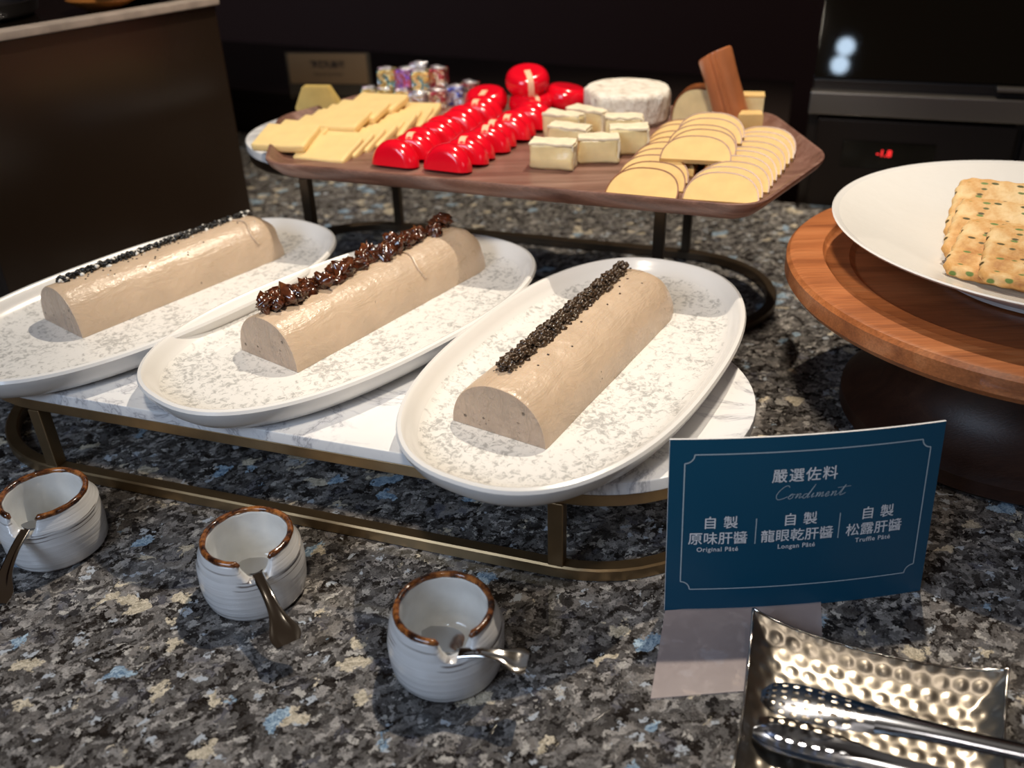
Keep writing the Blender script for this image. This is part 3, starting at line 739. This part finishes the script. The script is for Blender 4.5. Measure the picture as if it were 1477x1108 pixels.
tg = thing('serving_tongs', (17.3, 29.8, 1.0), 0, 'steel tongs with a perforated head lying on the hammered dish', 'tongs')
def holed_head(path, side, widths, curl, nu, nv, hole, thick):
    """grid of cells along path, each with a round hole through it"""
    bm = bmesh.new(); PP = smoothpath(path, 8); WW = interp(widths, 8); CC = interp(curl, 8); n = len(PP) - 1
    def mp(a, b):     # a in 0..1 along, b in -1..1 across
        f = a * n; i = min(n - 1, int(f)); t = f - i; p = PP[i].lerp(PP[i + 1], t); w = WW[i] * (1 - t) + WW[i + 1] * t; c = CC[i] * (1 - t) + CC[i + 1] * t
        tt = (PP[i + 1] - PP[i]).normalized(); s = side.normalized(); nn = s.cross(tt).normalized()
        if nn.z < 0: nn = -nn
        return p + s * b * w - nn * c * (b * b) 
    cache = {}
    def V(a, b):
        k = (round(a, 5), round(b, 5))
        if k not in cache: cache[k] = bm.verts.new(mp(a, b))
        return cache[k]
    for i in range(nu):
        for j in range(nv):
            a0, a1 = i / nu, (i + 1) / nu; b0, b1 = -1 + 2 * j / nv, -1 + 2 * (j + 1) / nv; ac, bc = (a0 + a1) / 2, (b0 + b1) / 2; ha, hb = (a1 - a0) / 2, (b1 - b0) / 2
            bd = [V(a1, bc), V(a1, b1), V(ac, b1), V(a0, b1), V(a0, bc), V(a0, b0), V(ac, b0), V(a1, b0)]
            if hole(i, j):
                ci = [bm.verts.new(mp(ac + .60 * ha * cos(pi / 4 * k), bc + .60 * hb * sin(pi / 4 * k))) for k in range(8)]
                for k in range(8): bm.faces.new((bd[k], bd[(k + 1) % 8], ci[(k + 1) % 8], ci[k]))
            else: bm.faces.new(bd)
    bmesh.ops.recalc_face_normals(bm, faces=bm.faces)
    bmesh.ops.solidify(bm, geom=bm.faces[:], thickness=thick)
    return bm
tdir = Vector((11.3, -4.5, 0)).normalized(); tside = Vector((tdir.y, -tdir.x, 0)) * -1
def tp(l, z): return Vector((12.55 - 17.3, 32.1 - 29.8, 0)) + tdir * l + Vector((0, 0, z - 1.0))
path = [tp(0, 1.75), tp(.5, 1.95), tp(1.6, 2.1), tp(3.0, 2.2), tp(4.4, 2.3), tp(5.6, 2.4)]
obj('perforated_head', holed_head(path, tside, [.34, .92, 1.18, 1.15, 1.02, .88], [.02, .08, .14, .18, .24, .28], 11, 5, lambda i, j: 1 <= i <= 9 and not (i in (1, 9) and j in (0, 4)), .09), M['darksteel'], tg, ang=50)
path2 = smoothpath([tp(5.5, 2.41), tp(8, 2.55), tp(11, 2.7), tp(14, 2.9), tp(18, 3.1)], 6)
obj('upper_arm', ribbon(path2, interp([.89, .68, .60, .62, .66], 6), .10, side=tside, n=10, dish=interp([-.28, -.22, -.2, -.2, -.2], 6)), M['darksteel'], tg, ang=60)
def tq(l, z): return tp(l, z) + Vector((-.9, -1.5, 0))
path3 = smoothpath([tq(.2, .75), tq(1, .7), tq(2.6, .75), tq(4.6, .85), tq(8, 1.1), tq(12, 1.6), tq(18, 2.6)], 6)
obj('lower_arm', ribbon(path3, interp([.3, .8, .95, .85, .6, .55, .6], 6), .10, side=tside, n=10, dish=interp([.1, .2, .28, .25, .2, .2, .2], 6)), M['darksteel'], tg, ang=60)

# ------------------------------------------------------------------ wooden cake stand, plate and crackers
WC = (38.8, 60.1)
cs = thing('wooden_cake_stand', (*WC, 0), 0, 'round reddish wooden cake stand with a recessed top at the right', 'cake stand')
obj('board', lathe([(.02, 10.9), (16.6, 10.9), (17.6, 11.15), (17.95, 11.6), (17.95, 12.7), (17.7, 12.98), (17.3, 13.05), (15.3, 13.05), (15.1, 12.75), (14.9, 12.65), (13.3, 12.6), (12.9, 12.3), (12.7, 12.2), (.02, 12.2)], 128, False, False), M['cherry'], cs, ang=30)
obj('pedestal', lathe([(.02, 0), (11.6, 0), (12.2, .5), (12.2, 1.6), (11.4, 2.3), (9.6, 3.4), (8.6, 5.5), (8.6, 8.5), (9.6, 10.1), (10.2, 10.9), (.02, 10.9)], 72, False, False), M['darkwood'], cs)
pp = obj('round_plate', lathe([(.02, .0), (7.2, 0), (7.6, .15), (7.6, .4), (10.5, 1.7), (14.0, 3.35), (15.3, 3.9), (15.42, 4.05), (15.3, 4.12), (14.9, 4.0), (12.0, 2.95), (10.2, 2.35), (8, 2.0), (.02, 1.9)], 96, False, False, mi=lambda i: 1 if i >= 9 else 0),
         [M['plate_out'], plain('white embossed porcelain', (.82, .80, .76), .3, coat=.2, bmp=.25, bs=70)], loc=(39.2, 60.3, 12.2))
tag(pp, 'white round plate holding crackers on the wooden cake stand', 'plate')
def cracker_bm(w=7.2, h=6.6, th=.62):
    n = 44; rings = []
    def outline(sc_, z):
        out = []
        for j in range(4 * n):
            s = j // n; t = (j % n) / n; q = -1 + 2 * t
            if s == 0: p = Vector((q, -1))
            elif s == 1: p = Vector((1, q))
            elif s == 2: p = Vector((-q, 1))
            else: p = Vector((-1, -q))
            r = max(abs(p.x), abs(p.y)); L_ = (abs(p.x) ** 7 + abs(p.y) ** 7) ** (1 / 7); p = p / L_
            f = 1 + .014 * sin(t * 2 * pi * 6)
            out.append(Vector((p.x * w / 2 * f * sc_, p.y * h / 2 * f * sc_, z)))
        return out
    rings = [outline(.90, 0), outline(.98, th * .15), outline(1, th * .45), outline(.975, th * .75)]
    for sc_ in (.93, .85, .7, .5, .3, .12):
        r = outline(sc_, th)
        for v in r: v.z += .05 * sin(v.y / h * 2 * pi * 4) + .04 * noise.noise(v * .9)
        rings.append(r)
    return loft(rings)
crk = obj('cracker', cracker_bm(), M['cracker'], ang=60)
CR = [((33.9, 55.4, 15.1), 14, 'topmost herb cracker nearest the viewer, leaning at the front of the row'),
      ((33.6, 56.6, 15.35), 20, 'second herb cracker from the front, mostly behind the front one'),
      ((34.4, 58.9, 15.3), 27, 'third herb cracker from the front, its narrow top edge showing'),
      ((35.3, 61.3, 15.2), 31, 'large herb cracker with green flecks facing the viewer behind the front ones')]
CR = [((34.7, 53.9, 16.1), 15, CR[0][2]), ((33.5, 55.6, 15.8), 17, CR[1][2]), ((34.6, 58.8, 16.0), 22, CR[2][2]), ((36.2, 62.4, 16.1), 27, CR[3][2])]
for k, (loc, tilt, lab) in enumerate(CR):
    o = crk if k == 0 else crk.copy()
    if k: COL.objects.link(o)
    o.location = Vector(loc) * S; o.rotation_euler = (R(tilt), 0, R(-33 + (3, -3, 0, 4)[k])); o.rotation_mode = 'XYZ'
    o.rotation_euler = (Matrix.Rotation(R(-33 + (4, -4, 0, 3)[k]), 3, 'Z') @ Matrix.Rotation(R(tilt), 3, 'X')).to_euler()
    tag(o, lab, 'cracker', 'herb crackers on the round plate')

# ------------------------------------------------------------------ walnut tray
TV = [(-21.5, 79.0), (18.6, 64.0), (27.9, 76.3), (26.9, 91.7), (-13.8, 107.6), (-23.7, 95.5)]
TC = Vector((2.3, 85.8)); ol = roundpoly([(x - TC.x, y - TC.y) for x, y in TV], [2.2, 2.6, 2.4, 2.4, 2.4, 2.4], 8)
tray = thing('wooden_tray', (TC.x, TC.y, 14.9), 0, 'dark walnut hexagonal tray with a raised rim full of cheeses, on the taller stand', 'tray')
rings = [[Vector((x, y, z)) for x, y in inset(ol, d)] for d, z in ((2.6, 0), (2.2, .02), (1.2, .45), (.35, 1.2), (.0, 1.75), (.05, 1.92), (.22, 1.97), (.42, 1.88), (.75, 1.4), (1.3, .95), (1.9, .8))]
obj('tray_body', loft(rings), M['walnut'], tray, ang=50)
TZ = 15.7

# red waxed cheeses: halves standing on their cut face, and four whole ones
def whole_bm(R0=2.3, hh=1.08, half=False):
    """axis along y; flattened ball; half keeps z > 0"""
    bm = bmesh.new(); n = 40; prof = []
    for k in range(13):
        t = -pi / 2 + pi * k / 12; prof.append((R0 * (.62 + .38 * cos(t)) if abs(cos(t)) > 1e-6 else R0 * .62, hh * sin(t)))
    prof = [(R0 * .3, -hh * 1.0)] + prof + [(R0 * .3, hh)]
    if not half:
        b = lathe([(.01, -hh)] + prof + [(.01, hh)], n, False, False); return b
    m_ = 24; rings = []
    for r, y in [(.01, -hh)] + prof + [(.01, hh)]:
        rings.append([Vector((-r * cos(pi * j / m_), y, r * sin(pi * j / m_))) for j in range(m_ + 1)])
    b = loft(rings, True, True, True); return b
def half_root(label, grp, tabbed):
    root = thing('half_waxed_cheese', (0, 0, 0), 0, label, 'cheese', grp)
    obj('wax_coat', whole_bm(half=True), M['redwax'], root, ang=60)
    if tabbed:
        pr2 = [(-1.09, 1.2), (-.98, 1.78), (-.72, 2.12), (-.35, 2.3), (.1, 2.34)]
        b = loft([[Vector((-.3, y, z)), Vector((.3, y, z)), Vector((.3, y + .03, z - .1)), Vector((-.3, y + .03, z - .1))] for y, z in pr2]); obj('paper_tab', b, M['tab'], root)
    return root
G1, G2 = 'halved red waxed cheeses in the left row', 'halved red waxed cheeses in the right row'
pA = half_root('x', G1, False); pT = half_root('x', G1, True)
def lab_half(row, k, n, tabd):
    side = 'left' if row == 0 else 'right'; t = ' with a cream tab' if tabd else ''
    if k == 0: return f'halved red waxed cheese at the very front of the {side} row{t}'
    if k == n - 1: return f'halved red waxed cheese at the far end of the {side} row{t}'
    w_ = ['', 'second', 'third', 'fourth', 'fifth', 'sixth', 'seventh', 'eighth', 'ninth'][k]
    return f'halved red waxed cheese, {w_} from the front in the {side} row{t}'
usedA = usedT = False
for row, (s, e, grp, tabs) in enumerate((((-9.8, 80.4), (-2.2, 96.4), G1, (1, 7)), ((-5.0, 78.6), (3.0, 93.4), G2, (1, 3, 4, 5)))):
    n = 9
    for k in range(n):
        t = k / (n - 1); x = s[0] + (e[0] - s[0]) * t + (.25 if k % 2 else -.15); y = s[1] + (e[1] - s[1]) * t; tb = k in tabs
        rot = (R(-9 - 3 * (k % 3)), 0, UA + R((-6, 4, -3, 7, 0, 5, -4, 3, 0)[k])); P = (x, y, TZ + .16)
        src = pT if tb else pA; lab = lab_half(row, k, n, tb)
        first = (tb and not usedT) or (not tb and not usedA)
        if first:
            src.location = Vector(P) * S; src.rotation_euler = rot; src['label'] = lab; src['group'] = grp
            if tb: usedT = True
            else: usedA = True
        else: dup(src, P, rot, lab, grp)
def whole(loc, rot, label, tabw=.42):
    root = thing('waxed_cheese', loc, 0, label, 'cheese', 'whole red waxed cheeses at the back', rot=rot)
    b = whole_bm(2.32, 1.15); obj('wax_coat', b, M['redwax'], root, ang=60)
    if tabw:
        rings = []
        for r, z in ((.1, 1.2), (1.42, 1.2), (1.68, 1.16), (1.94, 1.04), (2.26, .6), (2.38, .0), (2.26, -.6)):
            rings.append([Vector((-tabw * .5, -r, z)), Vector((tabw * .5, -r, z)), Vector((tabw * .5, -r + .06, z - .12)), Vector((-tabw * .5, -r + .06, z - .12))])
        obj('tear_strip', loft(rings), M['tab'], root, ang=60)
    return root
whole((2.8, 97.6, TZ + 1.2), (R(2), 0, R(20)), 'whole red waxed cheese lying flat underneath the topmost one')
whole((2.5, 98.0, TZ + 3.5), (R(14), R(-4), R(8)), 'topmost red waxed cheese with a wide cream tear strip, lying on another', .62)
whole((-1.9, 98.4, TZ + 1.45), (R(10), 0, R(-18)), 'whole red waxed cheese with a cream strip behind the left row', .6)
whole((6.7, 98.9, TZ + 1.5), (R(-8), R(5), R(-60)), 'whole red waxed cheese lying tilted to the right of the stacked pair', 0)

# round white cheese
rc = thing('white_rind_cheese', (12.7, 95.0, TZ), 0, 'whole round white cheese with a wrinkled bloomy rind at the back of the tray', 'cheese')
rings = []; n = 96
for r, z in ((3.6, 0), (4.2, .1), (4.42, .5), (4.45, 1.6), (4.5, 2.6), (4.42, 3.0), (4.15, 3.25), (3.7, 3.3), (2.6, 3.25), (1.3, 3.27), (.1, 3.27)):
    ring = []
    for j in range(n):
        t = 2 * pi * j / n; w_ = .11 * noise.noise(Vector((cos(t) * 5, sin(t) * 5, z * 1.2))) + .06 * noise.noise(Vector((cos(t) * 14, sin(t) * 14, z * 3)))
        r2 = r * (1 + w_ * (.6 if z < 3.2 else .25)); ring.append(Vector((r2 * cos(t), r2 * sin(t), z + (.05 * noise.noise(Vector((r2 * cos(t), r2 * sin(t), 3))) if z > 3 else 0))))
    rings.append(ring)
obj('rind', loft(rings), M['rind'], rc, ang=80)

# brie pieces
def brie(loc, rz, w_, d, h, label, taper=1.0, seed=0):
    w_ *= .92
    root = thing('brie_piece', loc, rz, label, 'cheese', 'cut pieces of soft white cheese')
    b = box(-w_ / 2, -d / 2, .0, w_ / 2, d / 2, h - .14, .34, 3)
    bmesh.ops.subdivide_edges(b, edges=[e for e in b.edges if e.calc_length() > .6], cuts=3, use_grid_fill=True)
    for v in b.verts:
        v.co.y *= 1 + (taper - 1) * (v.co.x / w_ + .5)
        v.co += Vector((noise.noise(v.co * .8 + Vector((seed, 0, 0))), noise.noise(v.co * .8 + Vector((0, seed, 0))), 0)) * .26
        if v.co.z < h * .5: v.co.y -= .14 * sin(pi * max(0, v.co.z) / h)
    obj('paste', b, M['brie'], root, ang=60)
    def slab(x0, y0, z0, x1, y1, z1):
        s_ = box(x0, y0, z0, x1, y1, z1, .06, 2)
        bmesh.ops.subdivide_edges(s_, edges=[e for e in s_.edges if e.calc_length() > .6], cuts=4, use_grid_fill=True)
        for v in s_.verts:
            v.co.y *= 1 + (taper - 1) * (v.co.x / w_ + .5)
            v.co += Vector((noise.noise(v.co * 1.1 + Vector((seed, 5, 0))), noise.noise(v.co * 1.1 + Vector((0, seed, 5))), noise.noise(v.co * 1.5 + Vector((seed, 1, 2))))) * .13
        return s_
    obj('top_rind', slab(-w_ / 2 + .02, -d / 2 + .0, h - .30, w_ / 2 - .02, d / 2 + .0, h - .04), M['softrind'], root, ang=60)
    obj('side_rind', slab(w_ / 2 - .16, -d / 2 + .06, .12, w_ / 2 + .06, d / 2 - .06, h - .3), M['softrind'], root, ang=60)
    return root
B_ = 'white rind cheese piece '
brie((4.2, 78.9, TZ), UA + R(3), 4.3, 2.0, 2.45, 'soft cheese block at the very front left, its glossy cut face forward', 1, 1)
brie((8.3, 80.3, TZ), UA + R(16), 4.0, 1.9, 2.4, B_ + 'to the right of the front block, darker in the middle', 1, 2)
brie((6.0, 83.8, TZ), UA + R(-8), 4.2, 1.9, 2.5, B_ + 'directly behind the front block', .9, 3)
brie((5.7, 87.2, TZ), UA + R(-12), 4.2, 1.9, 2.8, B_ + 'third back in the left file of pieces', .8, 4)
brie((8.3, 90.6, TZ), UA + R(-22), 4.6, 2.0, 2.3, B_ + 'farthest back, a wedge in front of the round cheese', .6, 5)
brie((11.3, 82.6, TZ), UA + R(14), 3.9, 1.9, 2.6, B_ + 'beside the yellow slices, thick white edge at right', 1, 6)
brie((11.3, 86.0, TZ), UA + R(10), 3.9, 1.7, 2.7, B_ + 'at the right just behind the thick edged one', 1, 7)

# smoked half-moon slices
def moon_bm(w_=5.9, h=3.2, th=.42):
    n = 24; pts = [(-w_ / 2 * math.copysign(abs(cos(pi * j / n)) ** .8, cos(pi * j / n)), h * sin(pi * j / n) ** .85) for j in range(n + 1)]
    O = pts; bm = bmesh.new()
    rings = [[Vector((x, 0, z)) for x, z in O], [Vector((x, th, z)) for x, z in O]]
    return loft(rings), O, th
def moon_root(label, grp):
    root = thing('smoked_cheese_slice', (0, 0, 0), 0, label, 'cheese', grp)
    b, O, th = moon_bm(); obj('cheese', b, M['smoked'], root, ang=30)
    outer = [Vector((x * 1.012, -.012, z * 1.015)) for x, z in O]; inner = [Vector((x * .974, -.012, z * .968)) for x, z in O]
    bm = bmesh.new(); loft([inner, outer, [v + Vector((0, th + .02, 0)) for v in outer], [v + Vector((0, th + .02, 0)) for v in inner]], False, False, False, bm=bm)
    obj('smoked_rind', bm, M['smokerind'], root, ang=30)
    return root
mr = moon_root('x', 'x'); usedM = False
words = ['frontmost', 'second', 'third', 'fourth', 'fifth', 'sixth', 'seventh', 'eighth', 'ninth', 'tenth', 'eleventh']
def place_row(src, s, e, n, tilt, name, grp, kind, jit=.12, rz=0, dz=0, usedflag=[None]):
    rnd = random.Random(hash(name) % 99 if False else len(name) + n)
    for k in range(n):
        t = k / max(1, n - 1); P = [s[i] + (e[i] - s[i]) * t for i in range(3)]; P[0] += rnd.uniform(-jit, jit); P[2] += dz
        rot = (Matrix.Rotation(UA + rz + R(rnd.uniform(-5, 5)), 3, 'Z') @ Matrix.Rotation(R(-(90 - tilt) + rnd.uniform(-2, 2)), 3, 'X')).to_euler()
        w_ = words[k]; lab = f'{kind}, frontmost in {name}' if k == 0 else (f'{kind}, last at the back of {name}' if k == n - 1 else f'{kind}, {w_} from the front in {name}')
        if src not in usedflag:
            usedflag.append(src); src.location = Vector(P) * S; src.rotation_euler = rot; src['label'] = lab; src['group'] = grp
        else: dup(src, P, rot, lab, grp)
K = 'half-moon slice of smoked cheese'
place_row(mr, (10.9, 70.3, TZ + .12), (16.6, 84.0, TZ + .4), 9, 27, 'the left row of slices', 'smoked cheese slices in the left row', K)
place_row(mr, (16.8, 68.4, TZ + .12), (23.2, 80.6, TZ + .4), 10, 26, 'the right row of slices', 'smoked cheese slices in the right row', K)
place_row(mr, (15.9, 74.8, TZ + 1.55), (18.4, 80.6, TZ + 1.9), 5, 24, 'the row laid on top', 'smoked cheese slices laid on top', K)

# pale rectangular slices
def slice_root():
    root = thing('pale_cheese_slice', (0, 0, 0), 0, 'x', 'cheese', 'x')
    b = box(-2.75, 0, 0, 2.75, .8, 4.3, .25, 3)
    bmesh.ops.subdivide_edges(b, edges=[e for e in b.edges if e.calc_length() > 1.5], cuts=4, use_grid_fill=True)
    for v in b.verts: v.co.y += .06 * noise.noise(v.co * .5) - .02 * v.co.x ** 2 * .4; v.co.x += .05 * noise.noise(v.co * .8)
    obj('slice_body', b, M['sliced'], root, ang=60); return root
ps = slice_root(); K = 'pale yellow rectangular cheese slice'
place_row(ps, (-17.4, 82.8, TZ + .2), (-10.4, 95.0, TZ + .4), 9, 15, 'the right hand file', 'pale cheese slices in the right file', K, .15)
place_row(ps, (-21.6, 84.5, TZ + 1.1), (-17.4, 94.0, TZ + .6), 5, 11, 'the left hand file', 'pale cheese slices in the left file', K, .15)
place_row(ps, (-17.0, 88.6, TZ + 1.7), (-14.0, 94.6, TZ + 1.9), 3, 9, 'the pile on top', 'pale cheese slices piled on top', K, .15)

# pale block with a slanted side, back left of the tray
wd = thing('cheese_block', (-20.2, 99.6, TZ), UA + R(10), 'small yellow cheese block with slanted sides, in front of the gold card', 'cheese')
bm = bmesh.new(); pts = [(-2.2, 0), (2.2, 0), (2.6, 1.0), (1.35, 3.1), (-1.5, 3.1), (-2.6, .8)]
rings = [[Vector((x, 0, z)) for x, z in pts], [Vector((x, 1.2, z)) for x, z in pts]]
b = loft(rings); bmesh.ops.bevel(b, geom=b.edges[:], offset=.07, segments=2, affect='EDGES'); obj('block', b, M['wedge'], wd, ang=40)

# smoked cheese log, leaning, and the two blocks behind it
lg = thing('smoked_cheese_log', (22.9, 90.0, TZ + .1), 0, 'brown half log of smoked cheese leaning upright at the back right', 'cheese')
n = 64; rings = []
for z in [0, .2, .9, 1.9, 3.1, 4.3, 5.5, 6.7, 7.4, 7.6]:
    r = 1.65 * (1 if .1 < z < 7.5 else .93) * (1 + .02 * sin(z))
    ring = [Vector((r * cos(2 * pi * j / n), r * (sin(2 * pi * j / n) * (1.0) - (.0 if sin(2 * pi * j / n) < .0 else 0)), z + (.55 * sin(2 * pi * j / n) * -1 if z > 7 else 0))) for j in range(n)]
    for j, v in enumerate(ring):
        a = 2 * pi * j / n
        g_ = 1 - .16 * math.exp(-((a - 4.05) / .09) ** 2) * .7 - .08 * math.exp(-((a - 4.42) / .07) ** 2); v.x *= g_; v.y *= g_
    rings.append(ring)
o = obj('smoked_skin', loft(rings, mi=lambda i: 0), [M['log']], lg, ang=35)
lg.rotation_euler = (R(-4), R(-20), R(10))
hb = thing('half_moon_block', (19.7, 92.4, TZ), UA + R(-4), 'thick half-moon block of pale smoked cheese behind the brown log, at its left', 'cheese')
b, O, _ = moon_bm(5.6, 3.5, 2.0); obj('cheese', b, M['brie'], hb, ang=30)
outer = [Vector((x * 1.015, -.02, z * 1.015)) for x, z in O]; inner = [Vector((x * .96, -.02, z * .955)) for x, z in O]; bm = bmesh.new()
loft([inner, outer, [v + Vector((0, 2.04, 0)) for v in outer], [v + Vector((0, 2.04, 0)) for v in inner]], False, False, False, bm=bm); obj('smoked_rind', bm, M['smokerind'], hb, ang=30)
kb = thing('square_block', (24.7, 91.2, TZ), UA + R(6), 'squared block of pale cheese with an orange top behind the brown log, at its right', 'cheese')
obj('cheese', box(-1.1, -.9, 0, 1.1, .9, 2.9, .08), M['brie'], kb); obj('orange_rind', box(-1.13, -.93, 2.9, 1.13, .93, 3.1, .05), M['smoked'], kb)
sc_ = obj('cheese_chunk', prism([(-1.3, -.7), (1.1, -.9), (1.3, .6), (-.6, .9)], 0, 2.2, .15), M['smoked'], loc=(23.6, 87.6, TZ)); tag(sc_, 'small yellow cheese chunk at the base of the brown log', 'cheese')

# foil wrapped cubes
FK = ['foil_yellow', 'foil_purple', 'foil_blue', 'foil_silver', 'foil_red']
fcol = dict(foil_yellow='yellow', foil_purple='purple', foil_blue='blue', foil_silver='silver', foil_red='red')
cub = {}
for k in FK:
    root = thing('foil_cheese_cube', (0, 0, 0), 0, 'x', 'cheese cube', 'foil wrapped cheese cubes')
    b = box(-.98, -.98, 0, .98, .98, 1.9, .14, 2)
    obj('wrapper', b, M[k], root, ang=40)
    b = lump(.55, FK.index(k), 2, .5, 1.5, (1.4, 1.2, .35)); bmesh.ops.translate(b, vec=(0, 0, 1.95), verts=b.verts); obj('foil_fold', b, M['foil_silver'], root, ang=40)
    cub[k] = [root, False]
def cube(kind, p, rz, label):
    root, used = cub[kind]
    if not used: root.location = Vector(p) * S; root.rotation_euler = (0, 0, rz); root['label'] = label; cub[kind][1] = True
    else: dup(root, p, (0, 0, rz), label)
o0 = Vector((-14.9, 104.0, TZ)); cu_ = Vector((.93, -.25, 0)); cv = Vector((.25, .93, 0))
spec = [('foil_yellow', 0, 0, 0, 'at the left front corner of the pile'), ('foil_yellow', 1, -.15, 0, 'second in the bottom front row'), ('foil_yellow', 2.05, -.25, 0, 'third in the bottom front row, before the purple one'),
        ('foil_silver', 3.1, -.7, 0, 'nearest the viewer, in the bottom front row'), ('foil_red', 4.05, -.05, 0, 'at the right of the bottom row'), ('foil_blue', 4.75, 1.0, 0, 'standing apart at the right'),
        ('foil_red', 5.3, 2.2, 0, 'farthest right, behind the blue one'), ('foil_silver', 1.0, 1.0, 0, 'behind the front row at the left'), ('foil_silver', 2.1, .9, 0, 'in the middle of the bottom layer'), ('foil_purple', 3.2, .5, 0, 'in the bottom layer, hidden behind the front cube'),
        ('foil_yellow', .95, .35, 1, 'in the upper layer at the left'), ('foil_purple', 2.0, .55, 1, 'in the upper layer, beside the left yellow one'), ('foil_yellow', 3.05, .1, 1, 'in the upper layer, toward the right'), ('foil_red', 3.8, 1.0, 1, 'in the upper layer at the far right'),
        ('foil_silver', 2.55, 1.25, 1, 'at the top of the pile behind the others')]
for k, (kind, a, b_, lv, txt) in enumerate(spec):
    p = o0 + cu_ * a * 2.02 + cv * b_ * 2.0 + Vector((0, 0, lv * 1.98 + (.3 if k == len(spec) - 1 else 0)))
    cube(kind, tuple(p), UA * .6 + R((5, -8, 12, -4, 9)[k % 5]) , f'{fcol[kind]} foil wrapped cheese cube {txt}')

# small gold sign on the back ledge
sg = thing('cheese_sign', (-27.6, 148.2, 6.4), R(-10), 'small gold card in a clear holder standing behind the cheese tray at left', 'sign')
obj('holder', box(-6.9, 0, 0, 6.9, .3, 7.2, .05), M['acrylic'], sg)
obj('gold_card', box(-6.5, -.12, 2.5, 6.4, -.02, 7.05, .02), M['gold'], sg)
for body, s_, z, b_ in (('精選乳酪盤', 1.15, 5.4, .02), ('Selected Cheese Platter', .5, 4.0, .004)):
    t_ = text_bm(body, s_, b_); bmesh.ops.transform(t_, matrix=Matrix.Translation((0, -.15, z)) @ Matrix.Rotation(pi / 2, 4, 'X'), verts=t_.verts); obj('lettering', t_, M['ink'], sg, smooth=False)
for c in sg.children:
    pass
